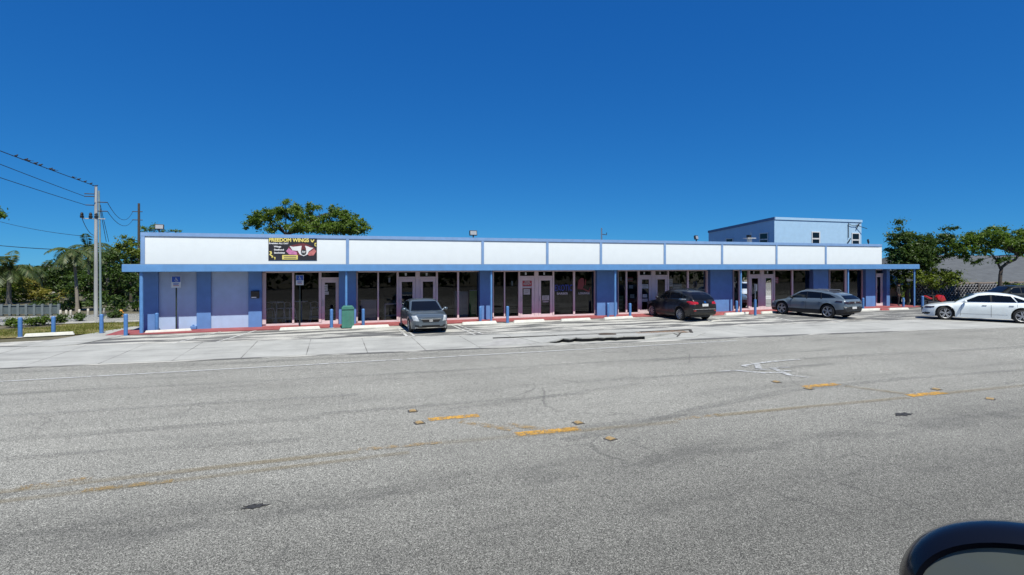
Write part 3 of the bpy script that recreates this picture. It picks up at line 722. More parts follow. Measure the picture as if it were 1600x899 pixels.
notice('paper_notice', 1004, 1011, 460, 465, PW, 'white notice in the middle of the door behind the black car', lines=1)
notice('paper_notice', 1003.5, 1012, 467, 471.5, PW, 'white notice lowest on the door behind the black car', lines=1)
notice('poster', 1051, 1065.5, 443.5, 456, TP, 'pale teal poster in the window above the black car', 'poster', GY+.04, 3, PW)
notice('paper_notice', 1045, 1051, 436, 448, PW, 'narrow white notice left of the pale teal poster', Y=GY+.04, lines=3)
notice('paper_notice', 1209.5, 1216, 433.5, 443, paint('faded_red_print', (.30, .12, .13), .6), 'faded red notice at the top left of the window behind the grey car', Y=GY-.01, lines=2, lm=PW)

# ------------------------------------------------------------ furniture seen through the glass
CH = paint('chair_metal', (.80, .80, .80), .45, metal=.0)
def stool(px, py_dummy, Y, lab, rz):
    t = thing('bar_stool', lab, 'stool', (XP(px, Y), Y, .05), rz, 'wire stools behind the first shop window')
    fm = MB()
    for sx in (-1, 1):
        for sy in (-1, 1):
            fm.tube([(.26*sx, .24*sy, 0), (.16*sx, .16*sy, .75)], .014, 6)
        fm.tube([(.16*sx, .16, .75), (.19*sx, .20, 1.0), (.0, .23, 1.06)], .014, 6)
    for z in (.28,): 
        k = .23
        fm.tube([(-k, -k*.95, z), (k, -k*.95, z), (k, k*.95, z), (-k, k*.95, z), (-k, -k*.95, z)], .011, 6)
    fm.build('frame', CH, t, world=False)
    MB().lathe([(0, .75), (.2, .75), (.21, .765), (.2, .78), (0, .785)], (0, 0, 0), 'z', 18).build('seat', CH, t, world=False)
for px, lab, rz in ((421, 'bar stool at the left edge of the first shop window', .4), (438, 'bar stool in the middle of the first shop window', 0), (453, 'bar stool beside the first mullion of the first shop window', .8), (492, 'bar stool at the right of the first shop, beside the door frame', .2)):
    stool(px, 0, 29.1, lab, rz)
for px, lab in ((432, 'round bar table behind the left pane of the first shop'), (471, 'round bar table behind the wheelchair sign post in the first shop')):
    x = XP(px, 29.4); t = thing('bar_table', lab, 'table', (x, 29.4, .05), 0, 'bar tables in the first shop')
    MB().lathe([(0, 1.05), (.33, 1.05), (.34, 1.07), (.33, 1.09), (0, 1.09)], (0, 0, 0), 'z', 24).build('table_top', CH, t, world=False)
    MB().tube([(0, 0, 0), (0, 0, 1.05)], .03, 8).build('leg', CH, t, world=False); MB().lathe([(0, 0), (.24, 0), (.24, .02), (0, .03)], (0, 0, 0), 'z', 18).build('foot', CH, t, world=False)
INB = paint('pale_board', (.35, .37, .38), .7); ING = paint('green_wall_paint', (.13, .40, .05), .6); INW = paint('white_cabinet', (.60, .60, .62), .6)
x0_, x1_ = XP(563.5, 28.6), XP(588, 28.6)
pb = thing('counter_board', 'pale grey counter panel behind the first window of the second shop', 'counter', (x0_, 28.6, .05))
MB().box(x0_, x1_, 28.5, 28.55, .05, 1.15).build('panel', INB, pb); MB().box(x0_-.02, x1_+.02, 28.47, 28.75, 1.152, 1.19).build('top', INB, pb)
gx0, gx1 = XP(733, 28.9), XP(747, 28.9)
gp = thing('partition_screen', 'bright green partition behind the last window of the second shop', 'partition', (gx0, 28.9, .05))
MB().box(gx0, gx1, 28.75, 28.82, .05, 1.55).build('panel', ING, gp); MB().box(gx0, gx1, 28.74, 28.83, 1.552, 1.58).build('edge', INW, gp)
wx0_, wx1_ = XP(711, 29.3), XP(731, 29.3)
wc_ = thing('cabinet', 'white cabinet with two doors beside the green partition in the second shop', 'cabinet', (wx0_, 29.3, .05))
MB().box(wx0_, wx1_, 29.2, 29.7, .05, 1.5).build('body', INW, wc_)
for k in (0, 1): MB().box(wx0_+.03+k*(wx1_-wx0_)/2, wx0_-.03+(k+1)*(wx1_-wx0_)/2, 29.17, 29.198, .12, 1.45).build('door', INW, wc_)
x = XP(614, 29.0); tb = thing('work_table', 'narrow steel table behind the second window of the second shop', 'table', (x, 29.0, .05))
MB().box(-.45, .35, -.3, .3, .86, .9).build('table_top', CH, tb, world=False)
for a in (-.42, .32):
    for b_ in (-.27, .27): MB().tube([(a, b_, 0), (a, b_, .86)], .02, 6).build('leg', CH, tb, world=False)
MB().box(-.45, .35, -.28, .28, .25, .27).build('shelf', CH, tb, world=False)

# white pendant lamps hanging behind the glass
def pendant(px, py, Y, lab):
    x = XP(px, Y); z = ZP(px, py, Y); t = thing('pendant_lamp', lab, 'lamp', (x, Y, z), 0, 'pendant lamps behind the shop glass')
    MB().lathe([(0, -.13), (.045, -.13), (.055, .10), (.02, .14), (0, .14)], (0, 0, 0), 'z', 12).build('lamp_shade', paint('pendant_white', (.75, .75, .74), .6), t, world=False, smooth=40)
    MB().tube([(0, 0, .13), (0, 0, 2.72-z)], .008, 5).build('cord', FLB, t, world=False)
pendant(608.5, 437.5, 28.55, 'small white pendant lamp behind the second pane of the second shop')
pendant(800, 443, 28.55, 'small white pendant lamp left of the FOR RENT door')
pendant(970, 436, 28.55, 'small white pendant lamp in the narrow window by the post left of the black car')
pendant(1148.5, 436, 28.5, 'small white pendant lamp behind the narrow pane right of the black car')
pendant(1163, 438, 28.5, 'small white pendant lamp behind the pane beside the double doors at right')
# ============================================================ VEHICLES
DG_ = glass  # noqa
def darkglass(name, c=(.0035, .004, .005)):
    m, nt, b = new_mat(name)
    f = noise(nt, coords(nt), 1.8, 3)
    nt.links.new(mix(nt, f, c, [x*2.2 for x in c]), b.inputs['Base Color'])
    b.inputs['Roughness'].default_value = .04; b.inputs['Specular IOR Level'].default_value = .4
    return m
CGL = darkglass('car_glass')
TYREM = paint('tyre_rubber', (.018, .018, .018), .85, var=.3, scale=6, grain=.3)
ALLOY = paint('alloy_rim', (.42, .43, .45), .5, metal=.6, var=.1)
ALLOYD = paint('dark_alloy', (.10, .10, .11), .35, metal=.7)
CHROME = paint('chrome', (.75, .76, .78), .12, metal=1.0, var=.05)
LAMPW = paint('headlamp_lens', (.55, .58, .60), .12, coat=1.0, var=.3, scale=12)
LAMPR = paint('tail_lamp_red', (.38, .012, .014), .15, coat=1.0, var=.3, scale=12)
LAMPD = paint('dark_tail_lamp', (.03, .012, .014), .12, coat=1.0)
TRIM = paint('black_trim', (.016, .016, .017), .55)
PLATE = paint('number_plate', (.62, .63, .63), .5, var=.25, scale=14)
SEAM = paint('panel_gap', (.01, .01, .011), .8)

def poly_at(pts, x):
    if x <= pts[0][0]: return pts[0][1]
    for (a, va), (b, vb) in zip(pts, pts[1:]):
        if x <= b: return va+(vb-va)*(x-a)/(b-a)
    return pts[-1][1]
def smooth_fn(pts, wd=.10):
    return lambda x: sum(poly_at(pts, x+wd*k/4)*w_ for k, w_ in zip(range(-4, 5), (1, 2, 3, 4, 5, 4, 3, 2, 1)))/25.0
def spokes(mb, n, r0, r1, y, wd0, wd1, twin=0.0):
    for k in range(n):
        a = 2*math.pi*k/n+math.pi/2
        for off in ((-twin, twin) if twin else (0,)):
            p = [(r0, -wd0), (r1, -wd1), (r1, wd1), (r0, wd0)]
            ca, sa = math.cos(a+off), math.sin(a+off)
            mb.prism([(u*ca-v*sa, u*sa+v*ca) for u, v in p], y-.02, y, 'y')
def make_wheel(parent, x, y, r, wd, side, rim, style, steer=0.0):
    t = MB(); ro = r; ri = r*.70
    t.lathe([(ri, -wd/2+.005), (ri+.03, -wd/2), (ro-.025, -wd/2+.012), (ro, -wd/2+.04), (ro, wd/2-.04), (ro-.025, wd/2-.012), (ri+.03, wd/2), (ri, wd/2-.005), (ri, -wd/2+.005)], (0, 0, 0), 'y', 32)
    o = bpy.data.objects.new('wheel', None); COL.objects.link(o); o.parent = parent; o.location = (x, y, r)
    o.rotation_euler = (0, 0, steer); o.empty_display_size = .1
    t.build('tyre', TYREM, o, smooth=40, world=False)
    yo = side*wd/2; m = MB(); s = side
    m.cur = 1; m.lathe([(0, s*(wd/2-.07)), (ri*.93, s*(wd/2-.07)), (ri+.002, s*(wd/2-.02))], (0, 0, 0), 'y', 28)
    m.cur = 0; m.lathe([(ri*.90, s*(wd/2-.03)), (ri*.99, s*(wd/2-.004)), (ri+.004, s*(wd/2-.006)), (ri+.004, s*(wd/2-.05))], (0, 0, 0), 'y', 28)
    m.lathe([(0, s*(wd/2-.015)), (ri*.20, s*(wd/2-.018)), (ri*.24, s*(wd/2-.06))], (0, 0, 0), 'y', 16)
    if style == 'twin': spokes(m, 5, ri*.15, ri*.95, s*(wd/2-.016)+(.02 if s < 0 else 0), .016, .020, .17)
    elif style == 'ten': spokes(m, 10, ri*.15, ri*.95, s*(wd/2-.016)+(.02 if s < 0 else 0), .016, .020)
    else: spokes(m, 5, ri*.15, ri*.95, s*(wd/2-.016)+(.02 if s < 0 else 0), .045, .036)
    m.build('rim', [rim, BLACK], o, smooth=30, world=False)
    return o

def make_car(spec, lab, cat, loc, rz):
    S = spec; L, W = S['L'], S['W']; r = S['r']
    root = thing(S.get('name', 'parked_car'), lab, cat, loc, rz)
    xf, xr = S['xf'], S['xr']
    belt, plan, sill = smooth_fn(S['belt']), smooth_fn(S['plan'], .06), smooth_fn(S['sill'], .08)
    roof = smooth_fn(S['roof'], .10)
    arch = r*1.16
    xs = sorted(set([round(-L/2+.001+k*(L-.002)/84, 4) for k in range(85)]+[q for c in (xf, xr) for q in (c-arch, c+arch, c-arch*.97, c+arch*.97)]+[L/2-.02, L/2-.05, -L/2+.02, -L/2+.05]))
    verts, faces, mi = [], [], []
    def half(x):
        w_ = plan(x)*W/2; B = belt(x); T = max(roof(x), B); zb = sill(x)
        for c in (xf, xr):
            d = abs(x-c)
            if d < arch: zb = max(zb, r+math.sqrt(max(arch*arch-d*d, 0))*1.0)
        zb = min(zb, B-.12)
        h = T-B; H = B-zb
        zf = sill(x); F = B-zf
        def zz(f): return max(zb+.0, zf+f*F)
        flare = 0.0
        for c in (xf, xr):
            flare = max(flare, .022*math.exp(-((x-c)/(arch*1.1))**2))
        yb = w_*.90; tum = .30*h+.012
        yt = yb-tum
        pts = [(0, zb), (w_*.78, zb), ((w_+flare)*.965, zb+.004), ((w_+flare)*.99, max(zb+.02, zf+.30*F)), (w_+flare*.7, max(zb+.035, zf+.52*F)), (w_*.995, max(zb+.05, zf+.74*F)), (w_*.965, max(zb+.065, zf+.92*F)), (yb, B)]
        pts += [(yb-.006-.15*tum, B+.10*h), (yb-.5*tum, B+.5*h), (yt+.10*tum, B+.88*h), (yt-.035, B+.965*h), (yt*.72, B+h+.022), (yt*.36, B+h+.034), (0, B+h+.038)]
        return pts
    n = None
    for x in xs:
        hp = half(x); n = len(hp)
        ring = hp+[(-y, z) for y, z in hp[-2:0:-1]]
        for y, z in ring:
            xo = x
            verts.append((xo, y, z))
    M = 2*n-2
    for i in range(len(xs)-1):
        for j in range(M):
            faces.append((i*M+j, i*M+(j+1) % M, (i+1)*M+(j+1) % M, (i+1)*M+j))
            jj = j if j < n else M-1-j
            mi.append(1 if (j in (0, 1) or j in (M-1, M-2)) else (2 if S.get('clad') and (j in (2,) or j == M-3) else 0))
    for i in (0, len(xs)-1):
        c = i*M
        for j in range(n-1):
            a, b_ = j, j+1; a2, b2 = (M-j) % M, M-(j+1)
            q = [c+a, c+b_, c+b2, c+a2]
            q = list(dict.fromkeys(q))
            if len(q) >= 3: faces.append(tuple(q)); mi.append(0)
    mb = MB(); mb.v, mb.f, mb.m = verts, faces, mi
    body = mb.build('body', [S['paint'], TRIM, TRIM], root, smooth=38, world=False)
    bvh = BVHTree.FromPolygons(verts, faces)
    def patch(name, corners, m, parent=root, plane='y', side=1, off=.006, nu=16, nv=6, thick=0.0, lift=None):
        """a trim or glass panel laid on the body: bilinear grid between four corners, dropped onto the shell"""
        P = [Vector((a, b_)) for a, b_ in corners]; mbp = MB(); grid = []
        for j in range(nv+1):
            for i in range(nu+1):
                s, t = i/nu, j/nv
                q = (P[0]*(1-s)+P[1]*s)*(1-t)+(P[3]*(1-s)+P[2]*s)*t
                if plane == 'y': o, d = Vector((q.x, side*3, q.y)), Vector((0, -side, 0))
                elif plane == 'x': o, d = Vector((side*5, q.x, q.y)), Vector((-side, 0, 0))
                else: o, d = Vector((q.x, q.y, 4)), Vector((0, 0, -1))
                hit, nn, _, _ = bvh.ray_cast(o, d)
                if hit is None: grid.append(None); continue
                if nn.dot(d) > 0: nn = -nn
                grid.append(hit+nn*off-d*.002)
        for j in range(nv):
            for i in range(nu):
                q = [grid[j*(nu+1)+i], grid[j*(nu+1)+i+1], grid[(j+1)*(nu+1)+i+1], grid[(j+1)*(nu+1)+i]]
                if all(p is not None for p in q): mbp.quad(*q)
        if not mbp.f: return None
        return mbp.build(name, m, parent, smooth=60, world=False)
    for pt in S['patches']:
        nm, cs, m, pl, sides = pt[:5]; kw = pt[5] if len(pt) > 5 else {}
        for s in sides:
            cc = cs if (pl != 'x' or s in (1, -1)) else cs
            patch(nm, cc, m, root, pl, s, **kw)
    for nm, cs, m, fx in S.get('mirror_patches', []):      # front or rear panels, one on each side of the centre line
        for sg in (1, -1): patch(nm, [(a*sg, b_) for a, b_ in cs], m, root, 'x', fx)
    for xw, steer in ((xf, S.get('steer', 0)), (xr, 0)):
        for s in (1, -1): make_wheel(root, xw, s*(W/2-.115), r, .21, s, S['rim'], S['style'], steer)
    MB().box(-L/2+.35, L/2-.35, -W*.34, W*.34, min(.2, r*.62), .55).build('chassis', BLACK, root, world=False)
    # door mirrors
    xm, zm = S['mirror']
    for s in (1, -1):
        yb = s*(plan(xm)*W/2*.93)
        m = MB(); m.ball((xm-.02, yb+s*.15, zm+.06), (.075, .115, .075), 12, 7); m.tube([(xm+.01, yb-s*.03, zm-.01), (xm, yb+s*.1, zm+.04)], [.04, .03], 8)
        mo = m.build('door_mirror', S.get('mirror_paint', S['paint']), root, smooth=60, world=False)
    # door handles
    for xh, zh in S['handles']:
        for s in (1, -1):
            hit, nn, _, _ = bvh.ray_cast(Vector((xh, s*3, zh)), Vector((0, -s, 0)))
            if hit: MB().box(xh-.09, xh+.09, hit.y-.005, hit.y+s*.028, zh-.013, zh+.016).build('door_handle', S.get('handle_mat', S['paint']), root, bevel=.006, world=False)
    if S.get('rails'):
        x0, x1, yy, zz_ = S['rails']
        for s in (1, -1): MB().tube([(x0, s*yy, zz_-.05), (x0+.1, s*yy, zz_), (x1-.12, s*yy, zz_+.0), (x1, s*yy, zz_-.06)], .018, 6).build('roof_rail', S.get('rail_mat', CHROME), root, world=False)
    return root, patch

# ---- grey compact sedan seen from its nose
GREYP = carpaint('slate_grey_paint', (.09, .12, .15), .35, .28)
L = 4.05
sedan = dict(L=L, W=1.72, r=.30, xf=1.18, xr=-1.22, paint=GREYP, rim=ALLOY, style='five', mirror=(.62, .90), handles=[(-.05, .80), (-.85, .82)],
  belt=[(-2.03, .78), (-1.97, .88), (-1.6, .97), (-1.0, .98), (0, .94), (.75, .90), (1.2, .86), (1.6, .81), (1.85, .765), (1.97, .70), (2.03, .62)],
  roof=[(-2.03, 0), (-1.75, .9), (-1.35, 1.12), (-.85, 1.31), (-.45, 1.365), (.0, 1.36), (.25, 1.31), (.85, .95), (.95, .88), (2.03, 0)],
  plan=[(-2.03, .72), (-1.95, .84), (-1.7, .94), (-1.2, .985), (0, 1), (1.2, .985), (1.6, .93), (1.85, .82), (1.97, .70), (2.03, .58)],
  sill=[(-2.03, .42), (-1.95, .27), (-1.6, .20), (0, .18), (1.5, .19), (1.8, .19), (1.95, .22), (2.03, .36)],
  patches=[('windshield', [(-.69, .915), (.69, .915), (.55, 1.29), (-.55, 1.29)], CGL, 'x', (1,), dict(off=.008, nu=14, nv=8)),
    ('side_window', [(-.12, .985), (.62, .965), (.22, 1.26), (-.12, 1.29)], CGL, 'y', (1, -1)), ('side_window', [(-1.02, .995), (-.18, .985), (-.18, 1.29), (-.78, 1.25)], CGL, 'y', (1, -1)),
    ('rear_window', [(-.55, 1.0), (.55, 1.0), (.46, 1.26), (-.46, 1.26)], CGL, 'x', (-1,)),
    ('grille', [(-.33, .50), (.33, .50), (.42, .615), (-.42, .615)], SEAM, 'x', (1,), dict(off=.012)),
    ('lower_intake', [(-.36, .30), (.36, .30), (.40, .37), (-.40, .37)], SEAM, 'x', (1,), dict(off=.006)),
    ('chrome_bar', [(-.43, .618), (.43, .618), (.45, .645), (-.45, .645)], CHROME, 'x', (1,), dict(off=.012, nv=2)),
    ('badge', [(-.075, .51), (.075, .51), (.075, .62), (-.075, .62)], CHROME, 'x', (1,), dict(off=.02, nu=3, nv=3)),
    ('bumper_lip', [(-.66, .235), (.66, .235), (.68, .275), (-.68, .275)], CHROME, 'x', (1,), dict(off=.004, nv=2)),
    ('panel_gap', [(-.58, .70), (.58, .70), (.60, .707), (-.60, .707)], SEAM, 'x', (1,), dict(off=.003, nv=1)),
    ('panel_gap', [(-.15, .30), (-.135, .30), (-.135, .95), (-.15, .95)], SEAM, 'y', (1, -1), dict(off=.003, nu=1)), ('panel_gap', [(.78, .30), (.79, .30), (.72, .9), (.71, .9)], SEAM, 'y', (1, -1), dict(off=.003, nu=1))],
  mirror_patches=[('headlight', [(.50, .545), (.72, .55), (.78, .755), (.60, .77)], LAMPW, 1), ('fog_lamp', [(.52, .30), (.66, .31), (.66, .38), (.52, .37)], TRIM, 1), ('tail_light', [(.55, .74), (.74, .74), (.74, .90), (.55, .90)], LAMPR, -1)])
cx, cy = G(666, 518.0)
sedan_o, pf = make_car(sedan, 'slate grey compact sedan parked nose out in front of the second shop', 'car', (cx+.02, cy-1.18+2.28, 0.008), R(-90)+R(1.0))
# place a car by the ground contact of its near rear (or front) wheel
def put(contact, xw, W, ang, side=1):
    c, s = math.cos(ang), math.sin(ang); lx, ly = xw, side*(W/2-.04)
    return (contact[0]-(c*lx-s*ly), contact[1]-(s*lx+c*ly), .008)
# ---- black crossover, tail towards us
BLACKP = carpaint('black_paint', (.005, .005, .007), .0, .3, .45)
bsuv = dict(L=4.35, W=1.80, r=.345, xf=1.30, xr=-1.20, paint=BLACKP, rim=ALLOY, style='ten', mirror=(.62, 1.02), handles=[(-.1, .93), (-.9, .96)], clad=False, rails=(-1.5, .1, .55, 1.64), rail_mat=ALLOYD, handle_mat=BLACKP,
  belt=[(-2.17, .86), (-2.12, .95), (-1.9, 1.06), (-1.2, 1.06), (0, 1.02), (.8, .98), (1.3, .94), (1.7, .87), (2.0, .78), (2.12, .68), (2.17, .58)],
  roof=[(-2.17, .9), (-2.08, 1.12), (-1.9, 1.27), (-1.6, 1.44), (-1.2, 1.52), (-.5, 1.57), (.0, 1.55), (.3, 1.48), (.95, 1.06), (1.05, .95), (2.17, 0)],
  plan=[(-2.17, .78), (-2.1, .87), (-1.9, .94), (-1.2, .99), (0, 1), (1.3, .985), (1.7, .93), (1.98, .82), (2.1, .72), (2.17, .60)],
  sill=[(-2.17, .50), (-2.1, .36), (-1.7, .25), (0, .22), (1.6, .23), (1.95, .24), (2.1, .28), (2.17, .42)],
  patches=[('windshield', [(-.68, 1.03), (.68, 1.03), (.54, 1.46), (-.54, 1.46)], CGL, 'x', (1,)),
    ('side_window', [(-.22, 1.07), (.72, 1.05), (.22, 1.42), (-.20, 1.46)], CGL, 'y', (1, -1)), ('side_window', [(-1.10, 1.10), (-.28, 1.075), (-.27, 1.46), (-.98, 1.45)], CGL, 'y', (1, -1)), ('side_window', [(-1.62, 1.20), (-1.17, 1.13), (-1.08, 1.42), (-1.40, 1.40)], CGL, 'y', (1, -1)),
    ('window_trim', [(-1.62, 1.085), (.75, 1.03), (.72, 1.05), (-1.60, 1.11)], CHROME, 'y', (1, -1), dict(nv=1, off=.009)),
    ('rear_window', [(-.64, 1.10), (.64, 1.10), (.54, 1.38), (-.54, 1.38)], CGL, 'x', (-1,), dict(off=.008)),
    ('number_plate', [(-.19, .80), (.19, .80), (.19, .935), (-.19, .935)], PLATE, 'x', (-1,), dict(off=.014)),
    ('badge', [(-.06, .97), (.06, .97), (.06, 1.07), (-.06, 1.07)], CHROME, 'x', (-1,), dict(off=.014)),
    ('bumper_trim', [(-.74, .645), (.74, .645), (.74, .665), (-.74, .665)], CHROME, 'x', (-1,), dict(off=.010, nv=1)),
    ('lower_bumper', [(-.72, .40), (.72, .40), (.76, .54), (-.76, .54)], TRIM, 'x', (-1,), dict(off=.006)),
    ('panel_gap', [(-.25, .35), (-.238, .35), (-.238, 1.04), (-.25, 1.04)], SEAM, 'y', (1, -1), dict(off=.003, nu=1)), ('panel_gap', [(.82, .35), (.832, .35), (.76, 1.0), (.75, 1.0)], SEAM, 'y', (1, -1), dict(off=.003, nu=1)),
    ('door_sill', [(-.78, .30), (.86, .30), (.86, .40), (-.78, .40)], TRIM, 'y', (1, -1), dict(off=.006))],
  mirror_patches=[('tail_light', [(.42, .93), (.82, .90), (.80, 1.07), (.46, 1.03)], LAMPR, -1), ('reflector', [(.58, .56), (.72, .56), (.72, .60), (.58, .60)], LAMPR, -1), ('headlight', [(.50, .66), (.78, .68), (.74, .80), (.50, .78)], LAMPW, 1)])
ang = R(90+2)
def raise_waist(S, dz):
    S['belt'] = [(x_, z_+(dz if x_ < 1.05 and z_ > .93 else 0)) for x_, z_ in S['belt']]
    S['patches'] = [((p[0], [(a, b_+(dz if k < 2 else 0)) for k, (a, b_) in enumerate(p[1])])+tuple(p[2:])) if p[0] in ('side_window', 'rear_window', 'windshield') else ((p[0], [(a, b_+dz) for a, b_ in p[1]])+tuple(p[2:]) if p[0] == 'window_trim' else p) for p in S['patches']]
    S['mirror'] = (S['mirror'][0], S['mirror'][1]+dz)
raise_waist(bsuv, .05); bsuv['roof'] = [(x_, z_+(.04 if z_ > 1.3 else 0)) for x_, z_ in bsuv['roof']]
bsuv_o, pf = make_car(bsuv, 'black crossover parked nose in, showing its red tail lights and white plate', 'car', put(G(1062, 501.2), bsuv['xr'], 1.80, ang), ang)
pf('tail_light', [(-2.02, .93), (-1.72, 1.00), (-1.78, 1.07), (-2.05, 1.06)], LAMPR, plane='y', side=1)
pf('tail_light', [(-2.02, .93), (-1.72, 1.00), (-1.78, 1.07), (-2.05, 1.06)], LAMPR, plane='y', side=-1)
# ---- grey electric crossover
GREY2 = carpaint('moonstone_grey_paint', (.115, .155, .195), .1, .32, .6)
gsuv = dict(L=4.45, W=1.80, r=.36, xf=1.32, xr=-1.32, paint=GREY2, rim=ALLOY, style='twin', mirror=(.72, .98), handles=[(.0, .86), (-.95, .88)], clad=True, mirror_paint=TRIM, rails=(-1.3, .15, .56, 1.545), rail_mat=ALLOY, handle_mat=GREY2,
  belt=[(-2.22, .90), (-2.16, .97), (-1.9, 1.02), (-1.2, 1.02), (0, .97), (.9, .94), (1.4, .90), (1.8, .83), (2.05, .73), (2.17, .63), (2.22, .55)],
  roof=[(-2.22, .95), (-2.12, 1.06), (-1.98, 1.19), (-1.75, 1.32), (-1.2, 1.45), (-.4, 1.53), (.05, 1.52), (.4, 1.42), (1.1, 1.0), (1.2, .9), (2.22, 0)],
  plan=[(-2.22, .78), (-2.15, .88), (-1.95, .95), (-1.3, .99), (0, 1), (1.3, .985), (1.75, .93), (2.03, .82), (2.15, .72), (2.22, .60)],
  sill=[(-2.22, .48), (-2.14, .34), (-1.75, .24), (0, .20), (1.65, .21), (2.0, .22), (2.15, .27), (2.22, .42)],
  patches=[('windshield', [(-.60, 1.00), (.60, 1.00), (.50, 1.43), (-.50, 1.43)], CGL, 'x', (1,)),
    ('side_window', [(-.12, 1.02), (.92, 1.00), (.28, 1.39), (-.10, 1.44)], CGL, 'y', (1, -1)), ('side_window', [(-.98, 1.045), (-.16, 1.02), (-.14, 1.44), (-.92, 1.41)], CGL, 'y', (1, -1)), ('side_window', [(-1.80, 1.12), (-1.02, 1.055), (-.96, 1.40), (-1.42, 1.33)], CGL, 'y', (1, -1)),
    ('pillar_trim', [(-.17, 1.025), (-.10, 1.02), (-.09, 1.44), (-.16, 1.44)], TRIM, 'y', (1, -1), dict(off=.004, nu=2)), ('pillar_trim', [(-1.05, 1.06), (-.96, 1.045), (-.90, 1.42), (-.99, 1.40)], TRIM, 'y', (1, -1), dict(off=.004, nu=2)),
    ('roof_panel', [(-1.6, -.56), (.05, -.56), (.05, .56), (-1.6, .56)], TRIM, 'z', (1,), dict(off=.004)),
    ('rear_window', [(-.66, 1.03), (.66, 1.03), (.56, 1.28), (-.56, 1.28)], CGL, 'x', (-1,), dict(off=.008)),
    ('light_bar', [(-.76, .865), (.76, .865), (.76, .95), (-.76, .95)], LAMPD, 'x', (-1,), dict(off=.03, nv=3)),
    ('badge', [(-.06, .86), (.06, .86), (.06, .96), (-.06, .96)], CHROME, 'x', (-1,), dict(off=.036)),
    ('number_plate', [(-.20, .56), (.20, .56), (.20, .68), (-.20, .68)], PLATE, 'x', (-1,), dict(off=.014)),
    ('lower_bumper', [(-.76, .38), (.76, .38), (.80, .68), (-.80, .68)], TRIM, 'x', (-1,), dict(off=.006)),
    ('bumper_trim', [(-.78, .66), (-.40, .60), (-.40, .63), (-.78, .70)], CHROME, 'x', (-1,), dict(off=.012, nv=1)), ('bumper_trim', [(.78, .66), (.40, .60), (.40, .63), (.78, .70)], CHROME, 'x', (-1,), dict(off=.012, nv=1)),
    ('panel_gap', [(-.15, .40), (-.138, .40), (-.138, .99), (-.15, .99)], SEAM, 'y', (1, -1), dict(off=.003, nu=1)), ('panel_gap', [(.85, .40), (.862, .40), (.80, .95), (.79, .95)], SEAM, 'y', (1, -1), dict(off=.003, nu=1)),
    ('door_sill', [(-.86, .24), (.88, .24), (.88, .40), (-.86, .40)], TRIM, 'y', (1, -1), dict(off=.006))],
  mirror_patches=[('headlight', [(.50, .62), (.80, .64), (.76, .76), (.50, .74)], LAMPW, 1)])
for k_ in ('belt', 'roof', 'plan', 'sill'): gsuv[k_] = [(x_*1.06, z_) for x_, z_ in gsuv[k_]]
raise_waist(gsuv, .05); gsuv['L'] *= 1.06; gsuv['xf'] *= 1.06; gsuv['xr'] *= 1.06; gsuv['r'] = .385
ang = R(90+9)
gsuv_o, pf = make_car(gsuv, 'blue grey crossover with dark wheels parked nose in near the right end of the row', 'car', put(G(1293, 497.8), gsuv['xr'], 1.80, ang), ang)
for s in (1, -1): pf('tail_light', [(-2.18, .91), (-1.78, .93), (-1.88, 1.0), (-2.18, .99)], LAMPD, plane='y', side=s, off=.01)
